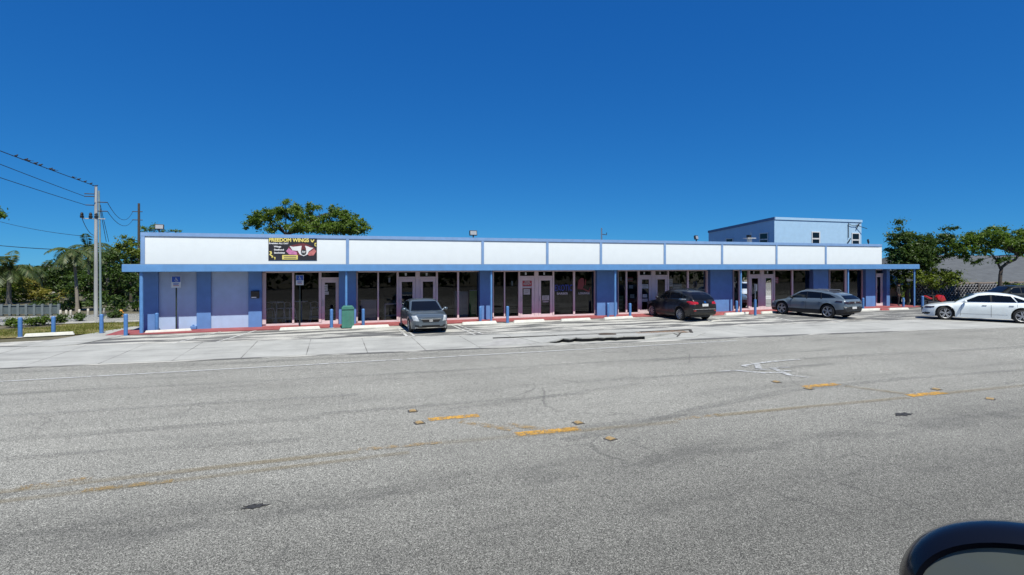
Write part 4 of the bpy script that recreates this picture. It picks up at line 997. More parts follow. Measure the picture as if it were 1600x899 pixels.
# ---- white sedan turning in from the road
WHITEP = carpaint('white_car_paint', (.76, .815, .815), .0, .3)
wsed = dict(L=5.25, W=1.84, r=.365, xf=1.62, xr=-1.42, paint=WHITEP, rim=ALLOY, style='twin', mirror=(.80, .98), handles=[(.02, .86), (-1.02, .87)], steer=R(14), handle_mat=CHROME,
  belt=[(-2.62, .80), (-2.55, .92), (-2.2, 1.03), (-1.3, 1.02), (0, .97), (.9, .95), (1.5, .90), (2.1, .80), (2.4, .72), (2.56, .62), (2.62, .54)],
  roof=[(-2.62, 0), (-2.1, 1.05), (-1.7, 1.20), (-1.1, 1.40), (-.6, 1.475), (-.1, 1.485), (.3, 1.43), (1.15, 1.0), (1.25, .9), (2.62, 0)],
  plan=[(-2.62, .74), (-2.54, .85), (-2.2, .95), (-1.4, .99), (0, 1), (1.5, .985), (2.05, .93), (2.38, .82), (2.54, .70), (2.62, .58)],
  sill=[(-2.62, .42), (-2.5, .27), (-2.0, .20), (0, .185), (1.9, .19), (2.3, .19), (2.52, .22), (2.62, .36)],
  patches=[('windshield', [(-.62, .99), (.62, .99), (.50, 1.41), (-.50, 1.41)], CGL, 'x', (1,)),
    ('side_window', [(-.22, 1.03), (.88, 1.015), (.26, 1.35), (-.20, 1.41)], CGL, 'y', (1, -1)), ('side_window', [(-1.22, 1.06), (-.29, 1.035), (-.28, 1.41), (-1.0, 1.36)], CGL, 'y', (1, -1)), ('side_window', [(-1.68, 1.10), (-1.27, 1.065), (-1.10, 1.34), (-1.20, 1.30)], CGL, 'y', (1, -1)),
    ('pillar_trim', [(-.30, 1.04), (-.21, 1.035), (-.19, 1.41), (-.29, 1.41)], TRIM, 'y', (1, -1), dict(off=.004, nu=2)), ('window_trim', [(-1.70, 1.05), (.92, .995), (.90, 1.01), (-1.70, 1.07)], CHROME, 'y', (1, -1), dict(nv=1, off=.009)),
    ('rear_window', [(-.58, 1.07), (.58, 1.07), (.48, 1.34), (-.48, 1.34)], CGL, 'x', (-1,)),
    ('grille', [(-.55, .42), (.55, .42), (.60, .62), (-.60, .62)], TRIM, 'x', (1,), dict(off=.008)),
    ('lower_intake', [(-.75, .27), (.75, .27), (.78, .36), (-.78, .36)], TRIM, 'x', (1,), dict(off=.008)),
    ('headlight', [(2.08, .66), (2.46, .60), (2.42, .69), (2.05, .735)], LAMPD, 'y', (1, -1), dict(off=.008)),
    ('lower_intake', [(2.28, .30), (2.50, .30), (2.48, .40), (2.24, .38)], TRIM, 'y', (1, -1), dict(off=.008)),
    ('body_crease', [(-1.0, .395), (1.05, .385), (1.05, .40), (-1.0, .41)], ALLOY, 'y', (1, -1), dict(off=.003, nv=1)),
    ('panel_gap', [(-.25, .28), (-.238, .28), (-.238, .99), (-.25, .99)], SEAM, 'y', (1, -1), dict(off=.003, nu=1)), ('panel_gap', [(.98, .28), (.99, .28), (.93, .96), (.92, .96)], SEAM, 'y', (1, -1), dict(off=.003, nu=1)), ('panel_gap', [(-1.24, .60), (-1.23, .60), (-1.23, 1.0), (-1.24, 1.0)], SEAM, 'y', (1, -1), dict(off=.003, nu=1)),
    ('fuel_flap', [(-1.95, .83), (-1.80, .83), (-1.80, .95), (-1.95, .95)], WHITEP, 'y', (1,), dict(off=.003))],
  mirror_patches=[('headlight', [(.58, .62), (.80, .62), (.80, .72), (.56, .70)], LAMPD, 1), ('tail_light', [(.45, .82), (.78, .82), (.78, .92), (.45, .94)], LAMPR, -1)])
ang = R(90+34)
wsed_o, pf = make_car(wsed, 'white sedan with dark tinted windows turning in at the right edge', 'car', put(G(1476.5, 500.5), wsed['xf'], 1.84, ang), ang)
# ---- dark van partly behind the white sedan
NAVYP = carpaint('dark_teal_paint', (.012, .016, .017), .0, .4, .25)
dsuv = dict(L=4.9, W=1.9, r=.36, xf=1.5, xr=-1.4, paint=NAVYP, rim=ALLOYD, style='five', mirror=(.55, 1.15), handles=[(-.2, 1.0), (-1.1, 1.0)], handle_mat=NAVYP,
  belt=[(-2.45, .95), (-2.4, 1.1), (-2.0, 1.14), (0, 1.12), (.7, 1.12), (1.3, 1.10), (2.1, 1.04), (2.35, .95), (2.45, .8)],
  roof=[(-2.45, 1.0), (-2.35, 1.35), (-2.2, 1.58), (-1.8, 1.66), (-.5, 1.70), (-.1, 1.67), (.15, 1.6), (.85, 1.16), (.95, 1.0), (2.45, 0)],
  plan=[(-2.45, .86), (-2.35, .94), (-1.8, .99), (0, 1), (1.6, .99), (2.1, .94), (2.35, .86), (2.45, .75)],
  sill=[(-2.45, .5), (-2.3, .32), (0, .28), (2.2, .30), (2.45, .5)],
  patches=[('windshield', [(-.66, 1.19), (.66, 1.19), (.55, 1.60), (-.55, 1.60)], CGL, 'x', (1,)), ('side_window', [(-.35, 1.17), (.6, 1.17), (.1, 1.56), (-.33, 1.60)], CGL, 'y', (1, -1)), ('side_window', [(-1.3, 1.18), (-.42, 1.17), (-.4, 1.60), (-1.3, 1.59)], CGL, 'y', (1, -1)), ('side_window', [(-2.1, 1.2), (-1.4, 1.18), (-1.4, 1.58), (-2.0, 1.52)], CGL, 'y', (1, -1))],
  mirror_patches=[('headlight', [(.60, .80), (.85, .80), (.84, .95), (.60, .95)], LAMPW, 1), ('tail_light', [(.75, .95), (.88, .95), (.86, 1.15), (.74, 1.15)], LAMPR, -1)])
dpos = AT(1572, 500, 37.0)
dv, _ = make_car(dsuv, 'dark utility vehicle standing behind the white sedan, only its roof and windows showing', 'car', (dpos.x, dpos.y, .012), R(180-22))
dv.scale = (.95, .95, .9)
# ---- red motorbike peeking over the white sedan's hood
REDP = carpaint('red_fairing_paint', (.45, .012, .016), .0, .3)
mp = AT(1461, 480, 37.5)
moto = thing('motorbike', 'low red motorbike half hidden behind the nose of the white sedan', 'motorbike', (mp.x, mp.y, .01), R(-20))
def wheel_simple(x):
    t = MB().lathe([(.20, -.05), (.25, -.06), (.30, -.03), (.30, .03), (.25, .06), (.20, .05), (.20, -.05)], (x, 0, .30), 'y', 24); o = t.build('wheel', TYREM, moto, smooth=40, world=False)
    m = MB(); m.lathe([(0, -.02), (.2, -.02), (.2, .02), (0, .02)], (x, 0, .30), 'y', 18); m.build('rim', ALLOYD, o, world=False)
wheel_simple(-.62); wheel_simple(.62)
MB().prism([(.72, .58), (.55, .93), (.22, .98), (.02, .80), (.12, .58), (.42, .42)], -.17, .17, 'y').build('fairing', REDP, moto, bevel=.06, smooth=50, world=False)
MB().prism([(-.22, .70), (-.74, .93), (-.82, .86), (-.42, .60)], -.14, .14, 'y').build('tail_fairing', REDP, moto, bevel=.05, smooth=50, world=False)
sb = MB(); sb.prism([(-.05, .86), (-.65, .93), (-.62, .98), (-.05, .93)], -.13, .13, 'y'); sb.build('seat', TRIM, moto, bevel=.02, world=False)
hbm = MB(); hbm.tube([(.38, -.36, 1.05), (.48, -.12, 1.03), (.48, .12, 1.03), (.38, .36, 1.05)], .02, 8); hbm.tube([(.48, 0, 1.03), (.62, 0, .3)], .035, 8); hbm.build('handlebar', TRIM, moto, world=False)
MB().box(-.6, .3, -.12, .12, .25, .5).build('engine', ALLOYD, moto, bevel=.03, world=False)
moto.scale = (.92, .92, .9)
# ============================================================ STREET FURNITURE
BOLL = paint('bollard_blue', (.075, .20, .46), .5, var=.15, scale=6, dirt=(.2, .22, .26, .55))
bol0 = None
def bollard(px, py, ptop, lab, r=.075, group='blue bollards along the shop front'):
    global bol0
    gx, gy = G(px, py); h = 3.0-(ptop-HY)/FX*((EYE)*FX/(py-HY))
    if bol0 is None:
        bol0 = thing('bollard', lab, 'bollard', (gx, gy, 0), 0, group)
        MB().lathe([(r, 0), (r, .93), (r*.96, .965), (r*.7, .99), (0, 1.0)], (0, 0, 0), 'z', 18).build('post', BOLL, bol0, smooth=40, world=False)
        MB().lathe([(r*1.7, 0), (r*1.6, .02), (r*1.02, .03)], (0, 0, 0), 'z', 18).build('collar', CONC, bol0, world=False)
        o = bol0
    else: o = dup(bol0, (gx, gy, 0), rnd.uniform(0, 3), lab); o['group'] = group
    o.scale = (1, 1, h); return o
for px, py, pt, lab in [
    (31.5, 527.5, 496, 'thick blue bollard farthest left at the lawn edge'), (83.5, 522.3, 494.5, 'blue bollard at the lawn edge between the two ends of the long white wheel stop'),
    (158.5, 521.8, 491, 'blue bollard on the lawn edge just right of the utility pole'), (196.5, 525.5, 490.5, 'blue bollard nearest the left corner post of the shop row'),
    (245, 519.5, 489, 'blue bollard against the first lavender wall panel'), (518, 513, 483, 'blue bollard in front of the first shop door'), (567.5, 510, 482.5, 'blue bollard just right of the green bin'),
    (750.5, 503.5, 479, 'blue bollard at the left edge of the pillar under the third white panel'), (793, 505.5, 478.5, 'blue bollard in front of the narrow panes left of the FOR RENT door'),
    (950, 496.5, 474, 'blue bollard before the wide blue pillar right of LOUNGE'), (984.5, 496.5, 474, 'blue bollard under the OPEN sign just left of the black crossover'),
    (1151, 490.5, 470, 'blue bollard right of the blue pillar behind the black crossover'), (1348.5, 484, 465.5, 'blue bollard just behind the tail of the grey crossover'),
    (1411.5, 480.5, 465.5, 'pale blue bollard beside the person at the right end of the row'), (1441.5, 485, 462.5, 'blue bollard at the nose of the white sedan')]:
    bollard(px, py, pt, lab)
# wheel stops
def stop_w(p, q, lab, mat=OFFWHITE, h=.13, dep=.17, group='wheel stops along the shop front'):
    a, b_ = Vector((*G(*p), 0)), Vector((*G(*q), 0)); d = (b_-a); L_ = d.length; ang = math.atan2(d.y, d.x); c = (a+b_)/2
    t = MB(); e = .06
    for x0, x1 in ((-L_/2, L_/2),):
        v = [(x0, 0, 0), (x1, 0, 0), (x1, dep, 0), (x0, dep, 0), (x0+e, .035, h), (x1-e, .035, h), (x1-e, dep-.035, h), (x0+e, dep-.035, h)]
        i = len(t.v); t.v += v
        for q_ in ((0, 3, 2, 1), (4, 5, 6, 7), (0, 1, 5, 4), (1, 2, 6, 5), (2, 3, 7, 6), (3, 0, 4, 7)): t.f.append(tuple(i+k for k in q_)); t.m.append(0)
    o = t.build('wheel_stop', mat, None, bevel=.012); o.location = (c.x, c.y, .008); o.rotation_euler = (0, 0, ang)
    tag(o, lab, 'wheel stop', group); return o
REDST = paint('red_kerb_paint', (.36, .085, .085), .7, var=.25, scale=5, dirt=(.4, .3, .28, .6))
for p, q, lab in [((36, 527.5), (116, 523.5), 'long white wheel stop on the lawn edge at far left'), ((225, 522.3), (300, 518.5), 'white wheel stop in front of the left end wall of the shop row'),
    ((436, 517.3), (501, 514.5), 'white wheel stop at the second wheelchair sign post'), ((549, 514.2), (609, 512), 'white wheel stop between the green bin and the grey sedan'),
    ((722, 508.3), (777, 505.8), 'white wheel stop right of the grey sedan'), ((803, 505.3), (852, 503.2), 'white wheel stop in front of the FOR RENT door'),
    ((877, 503), (924, 500.8), 'white wheel stop below the BARBER LOUNGE windows'), ((945, 500.3), (990, 497.8), 'white wheel stop just left of the black crossover'),
    ((1134, 493), (1172, 491.3), 'white wheel stop between the black and the grey crossover'), ((1191, 490.8), (1215, 489.6), 'white wheel stop at the nose of the grey crossover'),
    ((1346, 486.3), (1377, 485.2), 'white wheel stop right of the grey crossover'), ((1390, 485.0), (1421, 484.2), 'white wheel stop at the right end of the row by the white sedan')]:
    stop_w(p, q, lab)
for p, q, lab in [((1114, 493.5), (1132, 492.8), 'short red kerb block right of the black crossover'), ((1173, 491.8), (1190, 491.0), 'short red kerb block left of the grey crossover'), ((1378, 485.6), (1390, 485.2), 'short red kerb block by the last shop door')]:
    stop_w(p, q, lab, REDST, .11, .2, 'red kerb blocks between wheel stops')
for p, q, lab in [((100, 506.5), (150, 504.8), 'white kerb block behind the lawn, left of the utility pole'), ((178, 505.0), (219, 503.2), 'white kerb block behind the lawn, left of the shop corner')]:
    stop_w(p, q, lab, CONC, .08, .2, 'white kerb blocks behind the lawn')
# wheelchair parking signs
SB = paint('sign_blue', (.025, .085, .42), .35); SW = paint('sign_white', (.68, .69, .70), .4); SPOST = paint('sign_post_green', (.035, .05, .045), .55, metal=.4)
def wc_sign(px, pbase, ptop, pw, lab):
    gx, gy = G(px, pbase); T_ = EYE*FX/(pbase-HY); k = T_/FX; h = EYE-(ptop-HY)*k; wd = pw*k
    t = thing('parking_sign', lab, 'sign', (gx, gy, .01), -.1, 'wheelchair parking signs')
    MB().prism([(-.028, -.014), (.028, -.014), (.028, .014), (.014, .014), (.010, -.004), (-.010, -.004), (-.014, .014), (-.028, .014)], 0, h-.08).build('post', SPOST, t, world=False)
    hw = wd/2; H2 = wd*1.35
    MB().box(-hw, hw, -.022, -.017, h-H2, h).build('plate', SW, t, bevel=.002, world=False)
    MB().box(-hw*.90, hw*.90, -.0255, -.0225, h-H2*.52, h-H2*.03).build('blue_field', SB, t, world=False)
    s = MB(); c = (0.0, h-H2*.30); q = wd*.9
    s.prism([(c[0]-.02*q+.05*q*math.cos(a), c[1]+.20*q+.05*q*math.sin(a)) for a in [2*math.pi*i/12 for i in range(12)]], -.0285, -.0265, 'y')
    def bar(p0, p1, w_):
        a = Vector(p0); b_ = Vector(p1); d = (b_-a).normalized(); n = Vector((-d.y, d.x))*w_/2
        s.prism([tuple(v+Vector(c)) for v in (a-n, b_-n, b_+n, a+n)], -.0285, -.0265, 'y')
    bar((-.02*q, .15*q), (-.01*q, -.05*q), .06*q); bar((-.02*q, .06*q), (.13*q, .06*q), .045*q); bar((-.01*q, -.04*q), (.14*q, -.04*q), .055*q); bar((.13*q, -.02*q), (.20*q, -.20*q), .055*q); bar((.19*q, -.19*q), (.25*q, -.18*q), .04*q)
    ar = [R(150)+R(230)*i/14 for i in range(15)]
    for a0, a1 in zip(ar, ar[1:]): bar((.01*q+.155*q*math.cos(a0), -.08*q+.155*q*math.sin(a0)), (.01*q+.155*q*math.cos(a1), -.08*q+.155*q*math.sin(a1)), .035*q)
    s.build('wheelchair_symbol', SW, t, world=False)
    for i, v in enumerate((.62, .72, .82)):
        MB().box(-hw*.6, hw*.6*(1-.2*(i % 2)), -.025, -.0225, h-H2*v-.013, h-H2*v+.013).build('print_line', SB if i < 2 else RS, t, world=False)
    return t
wc_sign(275.5, 518.5, 432, 13.5, 'blue and white wheelchair parking sign on a dark post by the lavender wall')
wc_sign(468.5, 511.5, 430.5, 11.5, 'blue and white wheelchair parking sign on a dark post before the first shop windows')
gx, gy = G(1180, 493.3); t = thing('parking_sign', 'wheelchair sign seen edge on above a blue bollard pipe by the double doors', 'sign', (gx, gy, .01), R(74))
k_ = EYE*FX/(493.3-HY)/FX
MB().tube([(0, 0, 0), (0, 0, EYE-(468.5-HY)*k_)], .075, 14).build('sleeve', BOLL, t, world=False, smooth=40); MB().tube([(0, 0, 0), (0, 0, EYE-(445-HY)*k_)], .028, 8).build('post', STEEL, t, world=False)
MB().box(-.16, .16, -.036, -.03, EYE-(455-HY)*k_, EYE-(444.5-HY)*k_).build('plate', SW, t, world=False); MB().box(-.14, .14, -.039, -.0365, EYE-(450-HY)*k_, EYE-(445-HY)*k_).build('blue_field', SB, t, world=False)
# green litter bin
gx, gy = G(543.5, 513.0); bn = thing('litter_bin', 'tall green plastic litter bin at the blue pillar between the first two shops', 'bin', (gx, gy, .01))
GB = paint('bin_green', (.055, .20, .155), .6, var=.15, scale=7, grain=.2, dirt=(.10, .19, .16, .5))
hb_ = EYE-(478.5-HY)*(EYE/(513.0-HY)); hw = 9.3*(EYE/(513.0-HY))
MB().prism([(-hw*.94, -hw*.9), (hw*.94, -hw*.9), (hw, -hw*.8), (hw, hw*.8), (hw*.94, hw*.9), (-hw*.94, hw*.9), (-hw, hw*.8), (-hw, -hw*.8)], .03, hb_-.16).build('body', GB, bn, bevel=.012, world=False)
MB().prism([(-hw*1.02, hb_-.158), (hw*1.02, hb_-.158), (hw*1.02, hb_-.09), (hw*.72, hb_), (-hw*.72, hb_), (-hw*1.02, hb_-.09)], -hw, hw, 'y').build('lid', GB, bn, bevel=.02, world=False)
MB().box(-hw*.9, hw*.9, -hw*.8, hw*.8, 0, .029).build('foot', BLACK, bn, world=False)
for k in range(5): MB().box(-hw*.62+k*hw*.29, -hw*.55+k*hw*.29, -hw*.925, -hw*.903, .2, hb_-.35).build('rib', GB, bn, world=False)

# utility poles, wires, birds
POLEM = paint('weathered_pole', (.40, .41, .41), .85, var=.3, scale=1.2, stretch=(4, 4, .4), grain=.4, dirt=(.16, .14, .12, .6))
POLEG = paint('green_grey_conduit', (.22, .30, .30), .7, var=.2)
bx0, by0 = G(150, 495.8); ztop = AT(151, 292, EYE*FX/(495.8-HY)/1.0).z
pole = thing('utility_pole', 'tall pale utility pole with conduit and short crossarms at the left side street', 'utility pole', (bx0, by0, 0))
MB().tube([(0, 0, -.05), (0, 0, ztop*.5), (0, 0, ztop)], [.102, .088, .074], 14).build('shaft', POLEM, pole, world=False, smooth=40)
MB().tube([(.20, .05, 0), (.18, .04, ztop*.55), (.13, .02, ztop*.97)], [.062, .054, .042], 10).build('conduit', POLEG, pole, world=False, smooth=40)
px2 = bx0; kz = (EYE*FX/(495.8-HY))/FX
def zy(py): return EYE-(py-HY)*kz
arms = [(303.5, -.55, 0), (307.5, -.55, -.0), (321, -.5, 0), (316, 0, .55), (330, 0, .55)]
for py, xa, xb in arms:
    MB().tube([(xa, 0, zy(py)), (xb, 0, zy(py))], .028, 6).build('insulator_arm', BARK, pole, world=False)
MB().box(-.66, .45, -.03, .03, zy(342)-.025, zy(342)+.025).build('crossarm', POLEM, pole, world=False)
for xa in (-.66, -.25, .02): MB().lathe([(0, 0), (.09, 0), (.10, .12), (.06, .16), (.09, .2), (.05, .3), (0, .32)], (xa, -.02, zy(342)+.03), 'z', 10).build('insulator', TRIM, pole, world=False)
b2 = AT(217, 480, 52); pole2 = thing('utility_pole', 'thinner brown utility pole behind the left corner of the shop row', 'utility pole', (b2.x, b2.y, 0))
zt2 = AT(217, 318, 52).z
MB().tube([(0, 0, 0), (0, 0, zt2)], [.14, .10], 12).build('shaft', BARK, pole2, world=False, smooth=40)
for py in (331, 344): MB().tube([(-.55, 0, AT(217, py, 52).z), (.3, 0, AT(217, py, 52).z)], .04, 6).build('insulator_arm', BARK, pole2, world=False)
WIREM = paint('wire_black', (.015, .016, .02), .6)
def sag(a, b_, s, n=26):
    a, b_ = Vector(a), Vector(b_); return [a.lerp(b_, k/n)+Vector((0, 0, -4*s*(k/n)*(1-k/n))) for k in range(n+1)]
def wire(path, r, lab):
    o = MB().tube(path, r, 5).build('power_line', WIREM, None, smooth=60); tag(o, lab, 'power line', 'power lines at the left'); return o
P = Vector((bx0, by0, 0))
def past(px, py, z0, x0off, label, r=.02, s=.25):
    """a span from the pole towards the near side of the crossing, seen leaving the frame at (px, py)"""
    a = P+Vector((x0off, 0, z0)); u, v = (px-PX)/FX, (HY-py)/FX
    X = P.x+x0off*1.0
    t = X/(u*CA+SA); q = Vector((X, t*(CA-u*SA), EYE+v*t)); e = a+(q-a)*3.2
    wire(sag(a, e, s, 40), r, label); return a, e, s
top_line = past(0, 232, ztop+.03, -.02, 'topmost black power line with a row of birds at the upper left', .018, .12)
past(0, 253, zy(307.5), -.55, 'middle black power line running to the utility pole', .015, .12)
past(0, 274, zy(321), -.5, 'lowest of the three thick power lines at the utility pole', .015, .12)
pw = Vector((b2.x, b2.y, 0))
wire(sag(P+Vector((.55, 0, zy(316))), pw+Vector((-.5, 0, AT(217, 331, 52).z)), .9), .016, 'sagging thin power line between the two utility poles, upper one')
wire(sag(P+Vector((.55, 0, zy(330))), pw+Vector((-.5, 0, AT(217, 344, 52).z)), .7), .016, 'sagging thin power line between the two utility poles, lower one')
wire(sag(AT(-60, 377, 60), AT(175, 392, 46), .25), .035, 'thick black cable crossing low in front of the palms at far left')
wire(sag(AT(-60, 327, 62), AT(150, 371, 44), .5), .02, 'faint thin wire slanting down to the left of the utility pole')
wire(sag(P+Vector((.2, 0, zy(320))), AT(170, 378, 40), .0), .016, 'guy wire steeply down right of the utility pole, outer one')
wire(sag(P+Vector((.2, 0, zy(326))), AT(166, 378, 38), .0), .016, 'guy wire steeply down right of the utility pole, inner one')
wire(sag(P+Vector((-.66, 0, zy(342))), P+Vector((-.1, 0, zy(368))), .2), .016, 'short looped wire below the crossarm of the utility pole')
BIRDM = paint('bird_black', (.018, .017, .02), .7)
def bird_mesh():
    m = MB(); m.ball((0, 0, .10), (.14, .065, .075), 10, 6); m.ball((.13, 0, .17), (.055, .05, .05), 8, 5)
    m.prism([(-.10, -.035), (-.34, -.045), (-.34, .045), (-.10, .035)], .075, .105); m.prism([(.17, -.012), (.225, 0), (.17, .012)], .16, .175)
    for s in (-1, 1): m.tube([(.0, .025*s, .04), (.02, .02*s, -.005)], .008, 5)
    return m
a, e, s_ = top_line
bird0 = None
lr = rnd
def on_line(px):
    best = None
    for k in range(0, 1200):
        f = k/1200*.45; q = a.lerp(e, f)+Vector((0, 0, -4*s_*f*(1-f)))
        d = q-Vector((0, 0, EYE)); cx = d.x*CA-d.y*SA; cz = d.x*SA+d.y*CA
        if cz <= .5: break
        x = PX+FX*cx/cz
        if best is None or abs(x-px) < best[0]: best = (abs(x-px), q)
    return best[1]
for i, px in enumerate((25, 40.5, 45, 55.5, 63, 79, 84, 115, 123, 133, 142)):
    q = on_line(px); rz = rnd.uniform(-.5, .5)+(math.pi if i in (2, 6, 7) else 0)
    lab = 'small black bird perched in the row on the topmost power line'
    if bird0 is None:
        bird0 = thing('bird', lab, 'bird', q, rz, 'birds on the topmost power line'); bird_mesh().build('body', BIRDM, bird0, smooth=60, world=False); bird0.scale = (.5, .5, .5)
    else: dup(bird0, q, rz, lab)
o = dup(bird0, P+Vector((0, 0, ztop)), .3, 'small black bird standing on the very top of the utility pole')
# hydrant, wooden posts
gx, gy = G(189, 494.5); hy_ = thing('fire_hydrant', 'small orange yellow fire hydrant in the shade left of the shop row', 'fire hydrant', (gx, gy, 0))
HYM = paint('hydrant_orange', (.62, .27, .03), .5, var=.2)
hy_.scale = (.62, .62, .62)
MB().lathe([(.17, 0), (.17, .06), (.12, .07), (.12, .42), (.15, .44), (.15, .48), (.12, .50), (.08, .60), (.03, .63), (0, .64)], (0, 0, 0), 'z', 16).build('barrel', HYM, hy_, smooth=40, world=False)
for s in (-1, 1): MB().lathe([(0, 0), (.06, 0), (.06, .1*s), (.045, .13*s), (0, .13*s)], (.1*s, 0, .34), 'x', 10).build('outlet_cap', HYM, hy_, world=False)
WP = paint('bleached_post', (.46, .43, .37), .8, var=.2, scale=5, grain=.3)
p0 = None
for px, pb, pt, lab in ((94.5, 498, 484.5, 'bleached wooden post, leftmost of the row beyond the lawn'), (103.5, 498, 484.5, 'bleached wooden post, second from the left beyond the lawn'), (110.5, 498, 484.5, 'bleached wooden post, third from the left beyond the lawn'), (124, 492, 483.5, 'bleached wooden post right of the leaning palm trunk'), (137.5, 491.5, 482.5, 'bleached wooden post just left of the utility pole'), (162.5, 490, 481.5, 'bleached wooden post just right of the utility pole')):
    gx, gy = G(px, pb); k = EYE/(pb-HY); h = (pb-pt)*k
    if p0 is None:
        p0 = thing('wooden_post', lab, 'post', (gx, gy, 0), 0, 'bleached wooden posts beyond the lawn')
        MB().lathe([(.06, -.05), (.058, .5), (.055, .96), (.035, 1.0), (0, 1.0)], (0, 0, 0), 'z', 10).build('stake', WP, p0, smooth=50, world=False); q = p0
    else: q = dup(p0, (gx, gy, 0), rnd.uniform(0, 3), lab)
    q.scale = (1, 1, h)
# grey fence far left
fb0 = Vector((*G(-75, 494.0), 0)); fb1 = Vector((*G(92, 492.5), 0))
fn = thing('fence', 'pale grey panelled fence with posts under the palms at far left', 'fence', (fb1.x, fb1.y, 0))
FGR = paint('fence_grey', (.15, .18, .19), .7, var=.15, scale=3); nseg = 13; fh = EYE-(477-HY)*(EYE/(493-HY))
FPN = paint('fence_panel', (.10, .13, .14), .8, var=.25, scale=4)
for k in range(nseg+1):
    q = fb0.lerp(fb1, k/nseg); MB().box(q.x-.06, q.x+.06, q.y-.06, q.y+.06, 0, fh+.06).build('fence_post', FGR, fn)
    if k < nseg:
        q2 = fb0.lerp(fb1, (k+1)/nseg)
        MB().quad((q.x, q.y, .06), (q2.x, q2.y, .06), (q2.x, q2.y, fh-.03), (q.x, q.y, fh-.03)).build('fence_panel', FPN, fn)
m_ = MB(); m_.tube([fb0+Vector((0, -.03, fh-.02)), fb1+Vector((0, -.03, fh-.02))], .02, 4); m_.tube([fb0+Vector((0, -.03, .10)), fb1+Vector((0, -.03, .10))], .018, 4); m_.build('fence_rail', FPN, fn)

# ------------------------------------------------------------ door mirror of the vehicle the picture is taken from
MIRB = carpaint('midnight_paint', (.005, .006, .010), .0, .25, .25)
def mirror_mat():
    m, nt, b = new_mat('mirror_glass')
    b.inputs['Base Color'].default_value = (.17, .195, .185, 1); b.inputs['Metallic'].default_value = .35; b.inputs['Roughness'].default_value = .08
    f = noise(nt, coords(nt), 14, 4); nt.links.new(ramp(nt, f, [(.3, .06), (.7, .16)]), b.inputs['Roughness']); return m
mc = Vector((.948, .495, EYE-.505))
mt = thing('vehicle_door', 'glossy blue black door mirror of the near vehicle in the bottom right corner', 'vehicle', (mc.x, .3, 1.2))
mo = bpy.data.objects.new('door_mirror', None); COL.objects.link(mo); mo.parent = mt; mo.location = mc-Vector((mc.x, .3, 1.2)); mo.empty_display_size = .1
nrm = Vector((-.80, -.52, .16)).normalized()                     # the mirror looks back along the vehicle
ux = Vector((0, 0, 1)).cross(nrm).normalized(); uy = nrm.cross(ux)
roll = R(11); ux, uy = ux*math.cos(roll)+uy*math.sin(roll), uy*math.cos(roll)-ux*math.sin(roll)
def se(a, b_, t, p=.92): return (a*math.copysign(abs(math.cos(t))**p, math.cos(t)), b_*math.copysign(abs(math.sin(t))**p, math.sin(t)))
rings = [(.128, .090, .004, 0), (.136, .098, .008, 0), (.149, .112, -.006, 0), (.156, .119, -.035, 0), (.153, .116, -.07, 0), (.130, .098, -.11, 0), (.085, .055, -.14, 0), (.03, .02, -.152, 0)]
hm = MB(); nn_ = 48
for a_, b_, d_, _ in rings:
    for k in range(nn_):
        x, y = se(a_, b_, 2*math.pi*k/nn_); hm.v.append(tuple(ux*x+uy*y+nrm*d_))
for i in range(len(rings)-1):
    for k in range(nn_): hm.f.append((i*nn_+k, i*nn_+(k+1) % nn_, (i+1)*nn_+(k+1) % nn_, (i+1)*nn_+k)); hm.m.append(0)
hm.f.append(tuple((len(rings)-1)*nn_+k for k in range(nn_))); hm.m.append(0)
hm.build('housing', MIRB, mo, smooth=50, world=False)
gm = MB(); pts = [se(.129, .091, 2*math.pi*k/nn_) for k in range(nn_)]
gm.quad(*[tuple(ux*x+uy*y+nrm*.0005) for x, y in pts]); gm.build('mirror_glass', mirror_mat(), mo, world=False)
MB().tube([tuple(ux*.0+uy*-.07+nrm*-.06), tuple(Vector((-.02, .5-.51-.2, -.18)))], [.035, .04], 10).build('arm', TRIM, mo, world=False, smooth=50)
MB().box(-.25, 1.05, .26, .315, 1.2, 2.52).build('door_panel', MIRB, mt, bevel=.02)
# ============================================================ TREES, PALMS, PLANTS, NEIGHBOURING HOUSES
L_MID = leafmat('leaf_mid', (.042, .082, .014), (.125, .19, .030), .42)
L_DARK = leafmat('leaf_dark', (.020, .043, .012), (.068, .112, .023), .35)
L_LIME = leafmat('leaf_lime', (.060, .095, .012), (.16, .20, .030), .4)
L_PALM = leafmat('leaf_palm', (.030, .058, .020), (.085, .120, .040), .25, (.17, .15, .06))
L_DRY = leafmat('leaf_yellow', (.10, .10, .018), (.26, .23, .045), .35)
PBARK = paint('palm_bark', (.25, .22, .18), .9, var=.3, scale=6, stretch=(1, 1, 4), grain=.6)

def leaf_cloud(centers, radii, per, size, flat=.55, droop=.0):
    C_ = np.repeat(np.asarray(centers), per, 0); Rr = np.repeat(np.asarray(radii), per, 0); n = len(C_)
    d = nr.normal(size=(n, 3)); d /= np.linalg.norm(d, axis=1)[:, None]
    p = C_+d*Rr*np.abs(nr.normal(0, .62, (n, 1)))
    nm = d*.6+nr.normal(size=(n, 3))*.7+np.array([0, 0, flat]); nm /= np.linalg.norm(nm, axis=1)[:, None]
    a = np.cross(nm, nr.normal(size=(n, 3))); a /= np.linalg.norm(a, axis=1)[:, None]; a[:, 2] -= droop; b_ = np.cross(nm, a)
    s = size*(.6+.8*nr.random((n, 1)))
    v = np.stack([p-a*s, p+b_*s*.42+nm*s*.08, p+a*s, p-b_*s*.42+nm*s*.08], 1).reshape(-1, 3)
    f = np.arange(n*4).reshape(n, 4); return v, f
def limb_mesh(mb, path, r0, r1):
    n = len(path); mb.tube(path, [r0+(r1-r0)*k/(n-1) for k in range(n)], 7)
